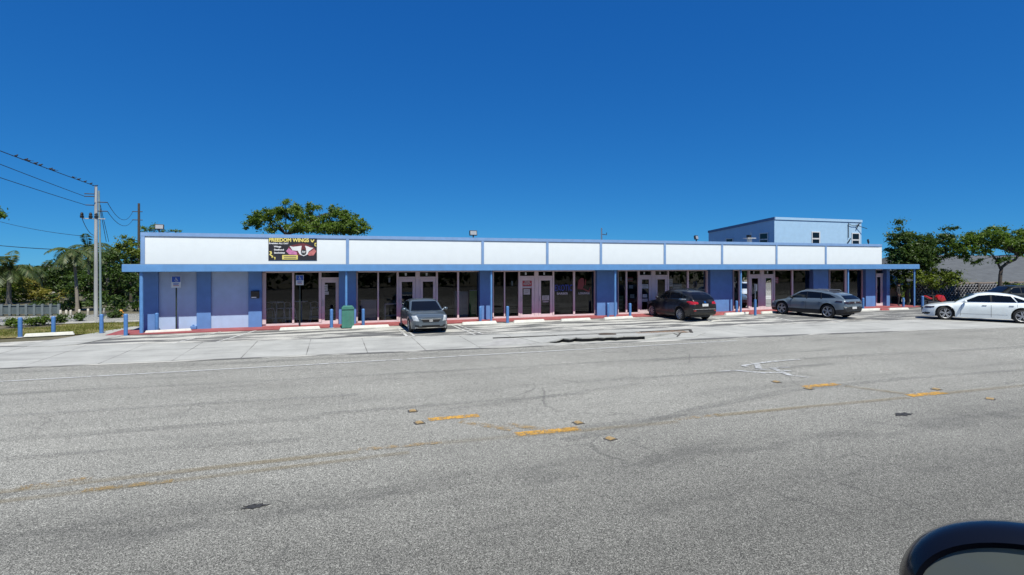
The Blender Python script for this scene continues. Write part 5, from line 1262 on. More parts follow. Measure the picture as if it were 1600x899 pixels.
def curve3(a, b_, c, n=7):
    a, b_, c = Vector(a), Vector(b_), Vector(c)
    return [(a*(1-t)**2+b_*2*t*(1-t)+c*t*t) for t in [k/(n-1) for k in range(n)]]
def tree_px(name, lab, trunk_px, t, blobs, m, leaf=.13, per=42, dens=1.0, clr=.42, tr=.16, fork=None, cat='tree', group=None, depth=1.0, trunk_path=None, limbs=16):
    k = t/FX
    base = AT(trunk_px, HY+EYE/k, t); base.z = 0
    root = thing(name, lab, cat, base, 0, group)
    cs, rs = [], []
    fw = Vector((SA, CA, 0)); rt = Vector((CA, -SA, 0))
    for px, py, rx, rz in blobs:
        c = AT(px, py, t); RX, RZ = rx*k, rz*k; RD = min(RX, 2.2)*depth
        nc = max(3, int(dens*RX*RZ*(1+RD*.45)*(16 if cat == 'tree' else 14)))
        for _ in range(nc):
            d = nr.normal(size=3); d /= np.linalg.norm(d); q = nr.random()**.4
            p = c+rt*float(d[0]*RX*q)+fw*float(d[1]*RD*q)+Vector((0, 0, float(d[2]*RZ*q)))
            s = clr*(.55+.75*nr.random()); cs.append(p-base); rs.append((s, s, s*.62))
    v, f = leaf_cloud(cs, rs, int(per*1.75), leaf*.74)
    raw_mesh('crown', v, f, m, root)
    mb = MB()
    if trunk_path: path = [AT(a, b_, t)-base for a, b_ in trunk_path]
    else:
        top = AT(fork[0], fork[1], t)-base if fork else sum((Vector(c) for c in cs), Vector())/len(cs)-Vector((0, 0, .8))
        path = curve3((0, 0, -.05), (top.x*.1, top.y*.1, top.z*.6), top)
    limb_mesh(mb, path, tr, tr*.62)
    fk = Vector(path[-1])
    for i in nr.choice(len(cs), min(limbs, len(cs)), replace=False):
        c = Vector(cs[i]); midp = fk.lerp(c, .5)+Vector((0, 0, (c-fk).length*.12))
        limb_mesh(mb, curve3(fk-Vector((0, 0, .05)), midp, c, 6), tr*.30, .010)
    mb.build('trunk', BARK, root, smooth=60, world=False)
    return root
tree_px('spreading_tree', 'broad spreading green tree rising behind the shop roof above the banner', 470, 40, [(393, 351, 14, 8), (412, 340, 20, 12), (432, 334, 20, 14), (454, 327, 22, 13), (470, 338, 22, 13), (489, 328, 12, 11), (505, 338, 18, 11), (526, 331, 20, 12), (545, 340, 18, 13), (560, 350, 14, 9), (572, 357, 9, 5), (480, 352, 40, 10), (530, 353, 36, 10), (425, 356, 14, 8), (505, 360, 60, 6), (550, 360, 26, 6), (400, 344, 14, 10)],
        L_MID, .125, 46, 1.7, .38, .2, fork=(447, 366), limbs=26)
tree_px('wispy_tree', 'thin wispy tree top peeping over the left floodlight', 236, 56, [(232, 354, 12, 6), (247, 358, 12, 5), (224, 360, 8, 6), (275, 361, 10, 1.5)], L_MID, .14, 30, .9, .4, .12, fork=(236, 372))
tree_px('dark_tree', 'broad dark tree mass filling the space behind the pole and the leaning palm', 170, 41, [(185, 425, 26, 26), (150, 438, 24, 28), (206, 440, 16, 26), (120, 448, 22, 22), (170, 462, 30, 16), (168, 400, 14, 12)], L_DARK, .15, 44, .62, .5, .16, fork=(170, 462), limbs=12)
tree_px('bushy_tree', 'yellow green bushy tree against the left end of the shop row', 205, 44, [(196, 381, 16, 11), (210, 392, 14, 14), (196, 402, 16, 12), (208, 415, 13, 14), (186, 392, 10, 10)], L_LIME, .14, 46, 1.2, .45, .15, fork=(202, 430))
tree_px('dark_tree', 'dark dense tree directly behind the utility pole', 160, 46, [(160, 408, 18, 16), (172, 425, 20, 20), (150, 432, 18, 22), (165, 450, 22, 20), (140, 415, 12, 14), (178, 396, 10, 10)], L_DARK, .15, 48, 1.1, .48, .18, fork=(160, 460))
tree_px('dark_tree', 'dark green tree low between the utility pole and the shop corner', 200, 47, [(200, 440, 18, 20), (212, 458, 12, 22), (190, 462, 16, 16), (205, 475, 14, 10)], L_DARK, .15, 48, 1.1, .45, .16, fork=(200, 470))
tree_px('dark_tree', 'shadowy tree between the leaning palm and the left palms', 98, 52, [(95, 425, 16, 20), (108, 418, 14, 18), (85, 440, 14, 16), (118, 440, 14, 22), (100, 452, 18, 10)], L_DARK, .16, 46, 1.0, .5, .16, fork=(98, 462))
for px, t_, bl, lab in ((78, 35.6, [(66, 474, 12, 8), (82, 472, 12, 10), (94, 477, 9, 7)], 'dark thicket behind the right end of the grey fence'), (112, 35.4, [(103, 478, 12, 6), (116, 472, 12, 10), (128, 478, 10, 7)], 'dark thicket in the shade behind the leaning palm'), (150, 35.2, [(140, 476, 12, 9), (156, 478, 14, 8), (148, 466, 14, 10)], 'dark thicket at the foot of the utility pole'),
        (182, 34.8, [(172, 478, 12, 8), (192, 480, 12, 8), (184, 470, 14, 10)], 'dark thicket behind the fire hydrant'), (210, 34.8, [(206, 480, 10, 8), (216, 474, 8, 12)], 'dark thicket touching the left corner of the shop row')):
    tree_px('thicket', lab, px, t_, bl, L_DARK, .14, 46, 1.0, .42, .06, cat='bush', group='dark thickets behind the side street', fork=(px, 482), limbs=8)
tree_px('garden_bush', 'yellow green garden bush above the grey fence', 50, 44, [(48, 446, 18, 10), (62, 455, 14, 10), (36, 458, 14, 12), (74, 462, 12, 8), (54, 466, 22, 8)], L_DRY, .15, 44, 1.0, .42, .07, cat='bush', fork=(50, 470))
tree_px('garden_bush', 'green garden bush with yellow tips under the leftmost palm', 10, 43, [(8, 450, 18, 16), (22, 462, 14, 12), (2, 466, 16, 12), (30, 440, 8, 10)], L_LIME, .15, 44, 1.0, .42, .07, cat='bush', fork=(10, 470))
tree_px('garden_bush', 'pale yellow bush at the foot of the leaning palm', 100, 45, [(92, 462, 10, 8), (104, 458, 8, 8), (82, 468, 10, 6)], L_DRY, .14, 40, 1.0, .38, .06, cat='bush', fork=(95, 472))
tree_px('overhanging_tree', 'tip of a tree branch entering at the far left edge under the power lines', -62, 26, [(-5, 331, 11, 6), (-22, 330, 20, 14), (-55, 335, 30, 22), (3, 337, 5, 2)], L_MID, .10, 42, 1.0, .28, .14, fork=(-60, 372))
tree_px('tall_shade_tree', 'dark ragged tree at the right end of the shop row', 1418, 40, [(1404, 355, 4, 9), (1405, 345, 2, 5), (1392, 367, 6, 2), (1402, 372, 14, 10), (1480, 357, 12, 1.5), (1418, 372, 18, 10), (1412, 392, 22, 18), (1436, 385, 22, 16), (1454, 377, 20, 12), (1474, 375, 14, 9), (1488, 371, 8, 6), (1408, 412, 20, 16), (1437, 408, 22, 12), (1462, 398, 16, 12), (1480, 390, 12, 10), (1440, 420, 16, 10), (1424, 398, 28, 22), (1392, 378, 8, 5), (1400, 432, 16, 10), (1405, 447, 12, 8)],
        L_DARK, .12, 48, 2.1, .38, .17, fork=(1413, 436), limbs=26)
tree_px('flowering_bush', 'lower bright green bush in front of the patterned wall', 1458, 39.3, [(1436, 428, 12, 10), (1450, 436, 16, 12), (1470, 428, 18, 9), (1488, 430, 15, 9), (1500, 436, 6, 6), (1478, 442, 14, 7), (1462, 450, 10, 5), (1430, 440, 8, 14)],
        L_LIME, .11, 50, 2.4, .36, .08, cat='bush', fork=(1455, 448))
tree_px('flat_topped_tree', 'flat topped tree with a bent bare trunk before the grey roof at right', 1563, 38.8, [(1497, 386, 12, 11), (1512, 378, 16, 14), (1530, 370, 18, 13), (1552, 362, 18, 8), (1570, 366, 18, 9), (1592, 370, 18, 11), (1612, 374, 18, 12), (1512, 402, 12, 7), (1535, 392, 14, 7), (1556, 382, 18, 8), (1588, 388, 18, 9), (1572, 404, 10, 6), (1600, 396, 12, 6), (1526, 408, 8, 5), (1560, 408, 6, 5), (1545, 372, 36, 12), (1590, 380, 28, 14), (1512, 390, 18, 12), (1635, 385, 18, 12)],
        L_MID, .115, 46, 1.75, .37, .13, trunk_path=[(1562, 478), (1562, 450), (1563, 430), (1565, 418), (1574, 411), (1586, 406), (1592, 398)], limbs=24)
o = COL.objects['flat_topped_tree']; mb = MB(); k = 38.8
b0 = wloc(o)
limb_mesh(mb, [AT(a, b_, k)-b0 for a, b_ in ((1563, 420), (1556, 405), (1548, 396), (1538, 388), (1527, 382))], .075, .03); mb.build('limb', BARK, o, smooth=60, world=False)
tree_px('low_hedge', 'low yellow green hedge seen under the right end of the canopy', 1430, 46, [(1420, 462, 8, 5), (1432, 460, 8, 6), (1440, 456, 8, 6), (1426, 468, 12, 4)], L_LIME, .12, 46, 1.6, .35, .05, cat='hedge', fork=(1430, 466))
tree_px('low_hedge', 'bright green shrub right of the bent tree trunk', 1590, 40.5, [(1580, 446, 12, 5), (1600, 448, 14, 5), (1615, 448, 14, 6)], L_LIME, .11, 46, 1.6, .32, .05, cat='hedge', fork=(1590, 452))
for px, pb, sx, lab in ((20, 511, 12, 'low ragged plant at the far left of the lawn edge'), (52, 509, 11, 'low leafy plant behind the lawn between the two left bollards'), (69, 508, 9, 'taller leafy plant just left of the second bollard'), (97, 504.5, 8, 'small dark plant below the leftmost wooden posts'), (124, 502, 6, 'small round dark bush left of the utility pole'), (178, 497, 12, 'dark ground plant below the fire hydrant')):
    tree_px('low_plant', lab, px, EYE*FX/(pb-HY), [(px-sx*.5, pb-5, sx*.6, 4), (px+sx*.5, pb-5.5, sx*.6, 4.5), (px, pb-8, sx*.4, 4)], L_MID if px < 80 else L_DARK, .09, 46, 3.2, .24, .03, cat='plant', group='low plants behind the lawn', limbs=8)

# ---- palms
def palm(lab, base_px, t, crown, rad_px, nf=17, lean=0.0, tr=.14, m=None):
    k = t/FX; base = AT(base_px, HY+EYE/k, t); base.z = 0
    root = thing('palm_tree', lab, 'palm tree', base, 0)
    top = AT(crown[0], crown[1], t)-base
    path = curve3((0, 0, -.05), (top.x*.15, top.y*.15, top.z*.5), top, 10)
    mb = MB(); mb.tube(path, [tr*(1.35 if i == 0 else 1.0-.045*i) for i in range(10)], 10)
    mb.build('trunk', PBARK, root, smooth=60, world=False)
    rad = rad_px*k; V, F = [], []
    for j in range(nf):
        az = 2*math.pi*j/nf+rnd.uniform(-.25, .25); el = rnd.uniform(-.30, 1.30); Lf = rad*rnd.uniform(.85, 1.2)
        d = Vector((math.cos(az)*math.cos(el), math.sin(az)*math.cos(el), math.sin(el))); p = Vector(top); pts = [p.copy()]
        n = 14
        for s in range(n):
            d = (d+Vector((0, 0, -.10*(1+.6*s/n)))).normalized(); p = p+d*Lf/n; pts.append(p.copy())
        for s in range(1, n+1):
            q = pts[s]; dr = (pts[s]-pts[s-1]).normalized(); side = dr.cross(Vector((0, 0, 1)))
            side = side.normalized() if side.length > 1e-3 else Vector((1, 0, 0)); up = side.cross(dr)
            ll = Lf*.30*math.sin(math.pi*(.12+.80*s/n))+.05
            for sg in (-1, 1):
                for h in (0, .5):
                    qq = q-dr*(Lf/n)*h
                    tip = qq+side*sg*ll*.80+dr*ll*.45-Vector((0, 0, 1))*ll*rnd.uniform(.25, .65)
                    w_ = dr*.028+up*.0; midq = qq.lerp(tip, .5)+up*.03
                    i = len(V); V += [tuple(qq-w_*.6), tuple(midq-w_*1.3), tuple(tip), tuple(midq+w_*1.3)]; F.append((i, i+1, i+2, i+3))
            i = len(V); w2 = side*.02*(1.4-s/n); V += [tuple(pts[s-1]-w2), tuple(pts[s]-w2), tuple(pts[s]+w2), tuple(pts[s-1]+w2)]; F.append((i, i+1, i+2, i+3))
    raw_mesh('crown', V, F, m or L_PALM, root)
    return root
palm('big palm with drooping fronds at the far left edge', 14, 41, (14, 418), 46, 24, tr=.17)
palm('smaller palm whose crown shows between the far left palm and the leaning palm', 66, 52, (67, 424), 28, 20, tr=.16)
palm('slender pale palm with a slightly leaning trunk left of the utility pole', 121, 34.6, (114, 392), 38, 15, tr=.11)
palm('feathery palm crown just left of the top half of the utility pole', 140, 43, (137, 385), 34, 16, tr=.12)
palm('palm with hanging fronds just right of the utility pole', 170, 43, (164, 400), 26, 15, tr=.12)
palm('short palm low in the shade left of the shop corner', 180, 42, (182, 448), 26, 16, tr=.12)

# ---- far wood behind everything, one mass nobody could count
cs, rs = [], []
for px in list(range(-140, 225, 5))+list(range(1385, 1760, 6)):
    for _ in range(15):
        t = rnd.uniform(60, 74); top = 424 if px < 300 else 424
        p = AT(px+rnd.uniform(-6, 6), rnd.uniform(top, 470), t); cs.append(p); s = rnd.uniform(.6, 1.1); rs.append((s, s, s*.8))
v, f = leaf_cloud(cs, rs, 26, .36); o = raw_mesh('far_wood', v, f, L_DARK); o['kind'] = 'stuff'
tag(o, 'dark mass of far trees and bushes behind the gardens', 'far trees')

# trees across the road behind the viewer, seen only as reflections in the shop glass
cs, rs = [], []
for _ in range(900):
    cs.append((rnd.uniform(-50, 130), rnd.uniform(-19, -15.5), rnd.uniform(.4, 6.0))); s = rnd.uniform(.9, 1.6); rs.append((s, s, s))
v, f = leaf_cloud(cs, rs, 22, .42); o = raw_mesh('tree_belt', v, f, L_DARK); o['kind'] = 'stuff'
tag(o, 'dark tree belt across the road, mirrored in the shop windows', 'far trees')

# ---- lawn
lawn_px = [(-140, 536), (0, 529.5), (60, 526), (115, 523), (155, 522.5), (205, 512.5), (228, 506.5), (226, 503.2), (100, 507.5), (70, 512), (0, 516), (-140, 521)]
lp = [G(*p) for p in lawn_px]
mg, ntg, bgm = new_mat('lawn_soil'); ff = noise(ntg, coords(ntg), 2.2, 6)
ntg.links.new(ramp(ntg, ff, [(.35, (.105, .115, .022)), (.65, (.21, .165, .065))]), bgm.inputs['Base Color']); bgm.inputs['Roughness'].default_value = .95
sheet('lawn', lp, .012, mg)
def inside(x, y, poly):
    c = False; j = len(poly)-1
    for i in range(len(poly)):
        if (poly[i][1] > y) != (poly[j][1] > y) and x < (poly[j][0]-poly[i][0])*(y-poly[i][1])/(poly[j][1]-poly[i][1])+poly[i][0]: c = not c
        j = i
    return c
V, F = [], []; xs_ = [p[0] for p in lp]; ys_ = [p[1] for p in lp]
while len(F) < 9000:
    x, y = rnd.uniform(min(xs_), max(xs_)), rnd.uniform(min(ys_), max(ys_))
    if not inside(x, y, lp) or (math.sin(x*2.1)+math.sin(y*2.7+x)+rnd.uniform(-1.4, 1.6)) < -.6: continue
    a = rnd.uniform(0, 6.28); h = rnd.uniform(.03, .085); w_ = .012; dx, dy = math.cos(a)*w_, math.sin(a)*w_; lx, ly = rnd.uniform(-.04, .04), rnd.uniform(-.04, .04)
    i = len(V); V += [(x-dx, y-dy, .01), (x+dx, y+dy, .01), (x+lx+dx*.2, y+ly+dy*.2, .01+h), (x+lx-dx*.2, y+ly-dy*.2, .01+h)]; F.append((i, i+1, i+2, i+3))
o = raw_mesh('grass', V, F, leafmat('grass_blade', (.09, .125, .018), (.20, .21, .045), .3, (.30, .24, .09))); o['kind'] = 'stuff'; tag(o, 'short patchy yellow green grass on the lawn at left', 'grass')

# ============================================================ OTHER BUILDINGS
ICE = paint('ice_blue_stucco', (.36, .545, .73), .7, var=.06, grain=.25, dirt=(.30, .45, .62, .35))
ICE2 = ICE
TRIMB = paint('slate_blue_trim', (.12, .19, .33), .6); WINW = paint('window_white', (.62, .63, .64), .5)
blk = thing('two_storey_block', 'pale blue two storey block with flat roof behind the right part of the shop row', 'building', (47, 40, 0))
Yb = 40.0; xa, xb = XP(1210, Yb), XP(1346, Yb); zt = ZP(1210, 340, Yb)+.02; zb_ = ZP(1107, 361, 49.3); 
mb = MB()
mb.quad((xa, Yb, 0), (xb, Yb, 0), (xb, Yb, zt), (xa, Yb, zt)); mb.quad((xa, Yb, 0), (xa, Yb, zt), (xa, 49.3, zb_), (xa, 49.3, 0)); mb.quad((xb, Yb, 0), (xb, 49.3, 0), (xb, 49.3, zb_), (xb, Yb, zt)); mb.quad((xa, 49.3, 0), (xa, 49.3, zb_), (xb, 49.3, zb_), (xb, 49.3, 0)); mb.quad((xa, Yb, zt), (xb, Yb, zt), (xb, 49.3, zb_), (xa, 49.3, zb_))
mb.build('wall', ICE, blk)
mb = MB(); e = .06
def slab(x0, x1, y0, y1): 
    za = zt+(zb_-zt)*(y0-Yb)/9.3; zc = zt+(zb_-zt)*(y1-Yb)/9.3; i = len(mb.v)
    mb.v.extend([(x0, y0, za-.22), (x1, y0, za-.22), (x1, y1, zc-.22), (x0, y1, zc-.22), (x0, y0, za+.02), (x1, y0, za+.02), (x1, y1, zc+.02), (x0, y1, zc+.02)])
    for q in ((0, 3, 2, 1), (4, 5, 6, 7), (0, 1, 5, 4), (1, 2, 6, 5), (2, 3, 7, 6), (3, 0, 4, 7)): mb.f.append(tuple(i+k for k in q)); mb.m.append(0)
slab(xa-e, xa+.05, Yb-e, 49.35); mb.build('side_coping', TRIMB, blk)
mb = MB(); slab(xa+.055, xb+e, Yb-e, Yb+.05); mb.build('front_coping', ICE, blk)
def bwin_front(p0, p1, py0, py1):
    x0, x1 = XP(p0, Yb), XP(p1, Yb); z1 = ZP(p0, py0, Yb); z0 = ZP(p0, py1, Yb)
    f = MB(); s = .09
    f.box(x0-.10, x0, Yb-.05, Yb+.02, z0-.1, z1+.1); f.box(x1, x1+.12, Yb-.05, Yb+.02, z0-.1, z1+.1); f.box(x0, x1, Yb-.05, Yb+.02, z1, z1+.09); f.box(x0, x1, Yb-.06, Yb+.02, z0-.12, z0); f.box(x0, x1, Yb-.045, Yb+.02, (z0+z1)/2-.09, (z0+z1)/2+.04)
    o = f.build('window', WINW, blk); MB().quad((x0, Yb-.012, z0), (x1, Yb-.012, z0), (x1, Yb-.012, z1), (x0, Yb-.012, z1)).build('pane', CGL, o)
bwin_front(1269, 1279.5, 363.5, 382); bwin_front(1331.5, 1341.5, 365.5, 384)
def YS(px):            # depth along the left wall for a picture column
    u = (px-PX)/FX; r_ = (u*CA+SA)/(CA-u*SA); return xa/r_
def bwin_side(p0, p1, py0, py1, dark=True):
    y0, y1 = YS(p1), YS(p0); tt = y0/(CA-((p1-PX)/FX)*SA); z1 = EYE-(py0-HY)/FX*tt; z0 = EYE-(py1-HY)/FX*tt
    f = MB(); f.box(xa-.05, xa+.02, y0-.1, y0, z0-.1, z1+.1); f.box(xa-.05, xa+.02, y1, y1+.12, z0-.1, z1+.1); f.box(xa-.05, xa+.02, y0, y1, z1, z1+.1); f.box(xa-.06, xa+.02, y0, y1, z0-.12, z0); f.box(xa-.04, xa+.02, y0, y1, (z0+z1)/2-.06, (z0+z1)/2+.05)
    o = f.build('window', WINW, blk); MB().quad((xa-.012, y0, z0), (xa-.012, y1, z0), (xa-.012, y1, z1), (xa-.012, y0, z1)).build('pane', CGL, o)
bwin_side(1188, 1199.5, 365, 383); bwin_side(1135.5, 1145, 373.5, 386)
vy = 36.5; vx = XP(1171, vy); vt = thing('roof_vent', 'pale roof vent with a short pipe before the two storey block', 'vent', (vx, vy, 4.0))
z0 = 4.02; z1 = ZP(1171, 373, vy); 
MB().box(vx-.14, vx+.14, vy-.14, vy+.14, z0, z1).build('stack', paint('vent_white', (.6, .62, .62), .6), vt); MB().box(vx-.42, vx+.42, vy-.3, vy+.3, z1+.001, z1+.05).build('cap', WINW, vt); MB().box(vx-.18, vx+.06, vy-.15, vy+.15, z1+.051, z1+.30).build('motor', BLACK, vt); MB().tube([(vx+.14, vy, z1+.05), (vx+.16, vy, z1+.55)], .025, 6).build('pipe', STEEL, vt)
cd = thing('wall_cables', 'dark service cables and meter head at the top right of the two storey block', 'cable', (XP(1330, Yb), Yb, 5))
def wpt(px, py, off=.09): return (XP(px, Yb), Yb-off, ZP(px, py, Yb))
m_ = MB(); m_.tube([wpt(1324.5, 350), wpt(1330, 352.5), wpt(1337, 352.5), wpt(1343, 349.5)], .025, 5); m_.tube([wpt(1324.5, 349), wpt(1324.7, 372)], .035, 5); m_.tube([wpt(1323, 380), wpt(1328, 373)], .05, 5); m_.tube([wpt(1337, 358), wpt(1341, 350)], .045, 5); m_.tube([wpt(1336, 352), wpt(1349, 358, .4)], .03, 5)
m_.build('cable', TRIM, cd)
# house with a wide grey roof at right
hs = thing('bungalow', 'low bungalow with a wide weathered grey roof behind the trees at right', 'house', (60, 31, 0))
Yh = 30.0; hx0, hx1 = XP(1490, Yh), XP(1760, Yh); ez = ZP(1500, 441.5, Yh); rz_ = ZP(1500, 399, 36.0)
ROOFG = paint('weathered_roof', (.085, .092, .098), .85, var=.22, scale=1.0, stretch=(1, 3, 3), grain=.4, dirt=(.06, .065, .07, .6))
mb = MB(); i0 = 0
A = [(hx0-.5, Yh-.6, ez), (hx1+.5, Yh-.6, ez), (hx1+.5, 36, rz_), (hx0+1.5, 36, rz_), (hx0-.5, 42, ez), (hx1+.5, 42, ez)]
mb.quad(A[0], A[1], A[2], A[3]); mb.quad(A[3], A[2], A[5], A[4]); mb.quad(A[0], A[3], A[4]); mb.quad(A[1], A[5], A[2]); mb.quad(A[0], A[4], A[5], A[1])
mb.build('roof', ROOFG, hs)
MB().box(hx0-.5, hx1+.5, Yh-.66, Yh-.605, ez-.10, ez+.03).build('fascia_board', paint('eave_board', (.30, .24, .20), .7), hs)
MB().box(hx0, hx1, Yh, 41, 0, ez-.02).build('wall', paint('brown_wall', (.07, .06, .055), .8), hs)
bw = thing('breeze_block_wall', 'dark garden wall of patterned blocks with pale diamond lattice behind the white sedan', 'wall', (55, 28.6, 0))
BLK = paint('pale_block', (.24, .24, .26), .8, var=.2, scale=8); Yw = 28.6; wx0, wx1 = XP(1428, Yw), XP(1720, Yw); wt_ = ZP(1500, 444, Yw)
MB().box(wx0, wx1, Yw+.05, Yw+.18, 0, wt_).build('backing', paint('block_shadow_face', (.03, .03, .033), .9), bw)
mb = MB(); c = .34; nx = int((wx1-wx0)/c); nz = 4
for i in range(nx):
    for j in range(nz):
        cx_, cz_ = wx0+(i+.5)*c, .08+(j+.5)*c
        if cz_+c/2 > wt_: continue
        h = c/2
        for (a, b_, c2, d) in ((-h, 0, 0, h), (0, h, h, 0), (h, 0, 0, -h), (0, -h, -h, 0)):
            p, q = Vector((cx_+a, cz_+b_)), Vector((cx_+c2, cz_+d)); n_ = Vector((-(q-p).y, (q-p).x)).normalized()*.013
            mb.prism([tuple(p-n_), tuple(q-n_), tuple(q+n_), tuple(p+n_)], Yw-.03, Yw+.049, 'y')
mb.build('lattice', BLK, bw)
for i in range(0, nx, 7): MB().box(wx0+i*c-.09, wx0+i*c+.09, Yw-.06, Yw+.2, 0, wt_+.06).build('pier', paint('pier_brown', (.10, .085, .08), .85), bw)
# small house under the canopy's right end
sh = thing('garden_house', 'small beige house with a pale roof glimpsed under the right end of the canopy', 'house', tuple(AT(1400, 480, 41.5).to_tuple()[:2])+(0,))
p0, p1 = AT(1378, 470, 41.5), AT(1407, 470, 41.5); d = (p1-p0); d.z = 0; d.normalize(); n_ = Vector((-d.y, d.x, 0))
def slabp(a, b_, dep, z0, z1): return [tuple(q)[:2] for q in (a, b_, b_+n_*dep, a+n_*dep)], z0, z1
zz0 = AT(1395, 445, 41.5).z; zz1 = AT(1395, 434, 41.5).z
pts, _, _ = slabp(p0, p1, 1.6, 0, 1); MB().prism(pts, 0, zz0).build('wall', paint('beige_wall', (.62, .50, .33), .8), sh)
pts, _, _ = slabp(p0-d*.4-n_*.5, p1+d*.5-n_*.5, 2.6, 0, 1); mb = MB(); c_ = sum((Vector((*q, 0)) for q in pts), Vector())/4
mb.quad(*[(*q, zz0) for q in pts])
for a, b_ in zip(pts, pts[1:]+pts[:1]): mb.quad((*a, zz0), (*b_, zz0), (c_.x, c_.y, zz1+.5))
mb.build('roof', paint('pale_roof', (.55, .56, .55), .7), sh)
q0, q1 = AT(1394, 470, 41.4), AT(1408, 470, 41.4)
MB().prism([tuple(q)[:2] for q in (q0-n_*.06, q1-n_*.06, q1, q0)], 0, AT(1400, 463.5, 41.5).z).build('door', BLACK, sh)
# house behind the left garden
lh = thing('garden_house', 'white walled house with a brown roof almost hidden behind the garden at left', 'house', tuple(AT(100, 480, 58).to_tuple()[:2])+(0,))
p0, p1 = AT(78, 470, 58), AT(150, 470, 58); d = (p1-p0); d.z = 0; d.normalize(); n_ = Vector((-d.y, d.x, 0))
e0 = AT(100, 467, 58).z; e1 = AT(100, 456, 58).z
pts, _, _ = slabp(p0, p1, 5, 0, 1); MB().prism(pts, 0, e0).build('wall', paint('white_house_wall', (.62, .60, .54), .8), lh)
a, b_ = p0-d*.5-n_*.6, p1+d*.5-n_*.6; mb = MB(); r0, r1 = a+n_*3, b_+n_*3; s0, s1 = a+n_*6, b_+n_*6
def zq(q, z): return (q.x, q.y, z)
mb.quad(zq(a, e0), zq(b_, e0), zq(r1, e1+.4), zq(r0, e1+.4)); mb.quad(zq(r0, e1+.4), zq(r1, e1+.4), zq(s1, e0), zq(s0, e0)); mb.quad(zq(a, e0), zq(r0, e1+.4), zq(s0, e0)); mb.quad(zq(b_, e0), zq(s1, e0), zq(r1, e1+.4)); mb.quad(zq(a, e0), zq(s0, e0), zq(s1, e0), zq(b_, e0))
mb.build('roof', paint('brown_roof', (.24, .17, .12), .8), lh)
for c0, c1 in ((96, 100), (106, 116), (126, 133)):
    q0, q1 = AT(c0, 470, 57.9), AT(c1, 470, 57.9); MB().prism([tuple(q)[:2] for q in (q0-n_*.05, q1-n_*.05, q1, q0)], .15, e0-.12).build('window', CGL, lh)

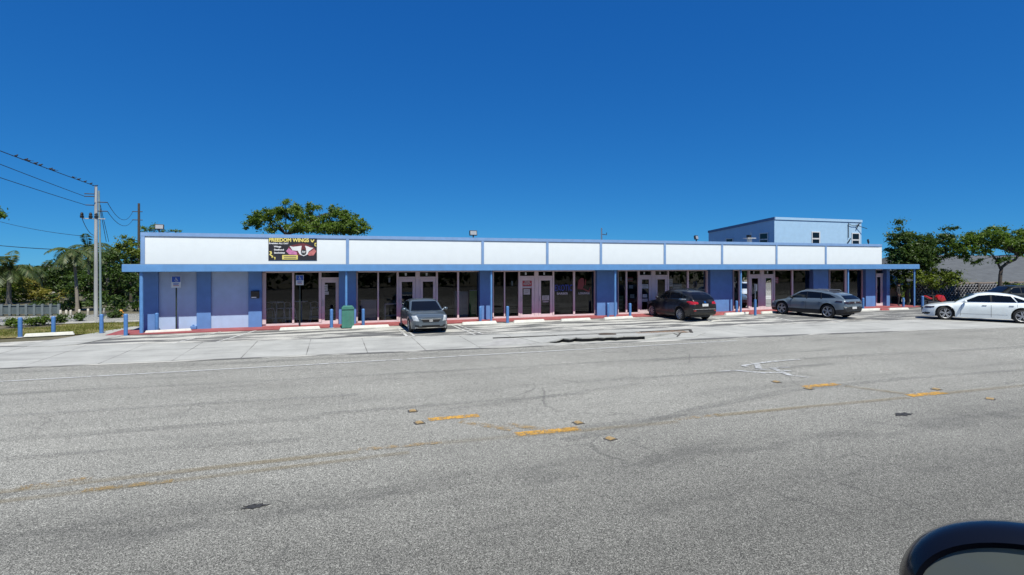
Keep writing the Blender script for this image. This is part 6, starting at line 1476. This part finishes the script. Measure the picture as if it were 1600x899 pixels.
# ============================================================ PERSON at the right end of the walkway
def person(loc, rz, lab, h=1.62):
    root = thing('person', lab, 'person', loc, rz)
    J = dict(pelvis=(0, 0, .90), waist=(0, .01, 1.06), chest=(0, .0, 1.28), neck=(0, .0, 1.44), head0=(0, -.02, 1.52), head=(0, -.02, 1.62),
        sL=(.18, 0, 1.38), eL=(.25, .02, 1.10), wL=(.24, -.08, .86), hL=(.24, -.10, .78), sR=(-.18, 0, 1.38), eR=(-.25, .03, 1.10), wR=(-.23, -.07, .86), hR=(-.23, -.09, .78),
        tL=(.10, 0, .86), kL=(.12, -.02, .48), aL=(.13, .03, .09), fL=(.14, -.13, .035), tR=(-.10, 0, .86), kR=(-.11, -.05, .48), aR=(-.12, .0, .09), fR=(-.13, -.16, .035))
    rad = dict(pelvis=.15, waist=.125, chest=.15, neck=.055, head0=.075, head=.09, sL=.07, eL=.05, wL=.035, hL=.04, sR=.07, eR=.05, wR=.035, hR=.04, tL=.095, kL=.065, aL=.045, fL=.04, tR=.095, kR=.065, aR=.045, fR=.04)
    E = [('pelvis', 'waist'), ('waist', 'chest'), ('chest', 'neck'), ('neck', 'head0'), ('head0', 'head'), ('chest', 'sL'), ('sL', 'eL'), ('eL', 'wL'), ('wL', 'hL'), ('chest', 'sR'), ('sR', 'eR'), ('eR', 'wR'), ('wR', 'hR'), ('pelvis', 'tL'), ('tL', 'kL'), ('kL', 'aL'), ('aL', 'fL'), ('pelvis', 'tR'), ('tR', 'kR'), ('kR', 'aR'), ('aR', 'fR')]
    names = list(J); me = bpy.data.meshes.new('body_core'); s = h/1.71
    me.from_pydata([tuple(c*s for c in J[k]) for k in names], [(names.index(a), names.index(b_)) for a, b_ in E], [])
    o = bpy.data.objects.new('body', me); COL.objects.link(o)
    sk = o.modifiers.new('skin', 'SKIN'); sk.use_smooth_shade = True
    for i, k in enumerate(names):
        sv = me.skin_vertices[0].data[i]; r_ = rad[k]*s; sv.radius = (r_*(1.15 if k in ('chest', 'waist', 'pelvis') else 1), r_); sv.use_root = (k == 'pelvis')
    ss = o.modifiers.new('sub', 'SUBSURF'); ss.levels = ss.render_levels = 2
    bpy.context.view_layer.update()
    m2 = bpy.data.meshes.new_from_object(o.evaluated_get(bpy.context.evaluated_depsgraph_get()))
    bpy.data.objects.remove(o)
    skin = paint('skin_dark', (.16, .09, .06), .6); top = paint('black_shirt', (.018, .018, .02), .9); trs = paint('black_trousers', (.014, .014, .016), .9); shoe = paint('pale_shoes', (.22, .21, .2), .7)
    for m in (top, trs, skin, shoe): m2.materials.append(m)
    for p in m2.polygons:
        z = p.center.z/s; ax_ = abs(p.center.x)/s
        p.material_index = 3 if z < .085 else (2 if (z > 1.46 or (z < .92 and ax_ > .185 and z > .6)) else (1 if z < .98 else 0)); p.use_smooth = True
    b = bpy.data.objects.new('body', m2); COL.objects.link(b); b.parent = root
    hair = MB(); hair.ball((0, .005*s, 1.645*s), (.098*s, .105*s, .085*s), 12, 7); hair.build('hair', BLACK, root, smooth=60, world=False)
    fc = MB()
    for sg in (-1, 1): fc.ball((.034*s*sg, -.108*s, 1.625*s), (.012*s, .008*s, .008*s), 8, 5); fc.ball((.098*s*sg, -.01*s, 1.61*s), (.012*s, .02*s, .03*s), 8, 5)
    fc.prism([(-.012*s, 1.59*s), (.012*s, 1.59*s), (.004*s, 1.63*s), (-.004*s, 1.63*s)], -.128*s, -.10*s, 'y'); fc.box(-.025*s, .025*s, -.112*s, -.10*s, 1.562*s, 1.572*s)
    fc.build('face', skin, root, world=False)
    fg = MB()
    for sg in (-1, 1):
        for k in range(4): fg.tube([(sg*(.235)*s+(k-1.5)*.004*s, (-.125+.018*k)*s, .765*s), (sg*.235*s, (-.128+.018*k)*s, .715*s), (sg*.228*s, (-.12+.018*k)*s, (.69+.006*abs(k-1.5))*s)], [.0095*s, .009*s, .007*s], 6)
        fg.tube([(sg*.225*s, -.12*s, .80*s), (sg*.205*s, -.14*s, .765*s), (sg*.20*s, -.145*s, .735*s)], [.012*s, .010*s, .008*s], 6)
    fg.build('fingers', skin, root, smooth=60, world=False)
    return root
gx, gy = G(1403.5, 479.6)
person((gx, gy, .05), R(25), 'person in black clothes standing under the right end of the canopy')
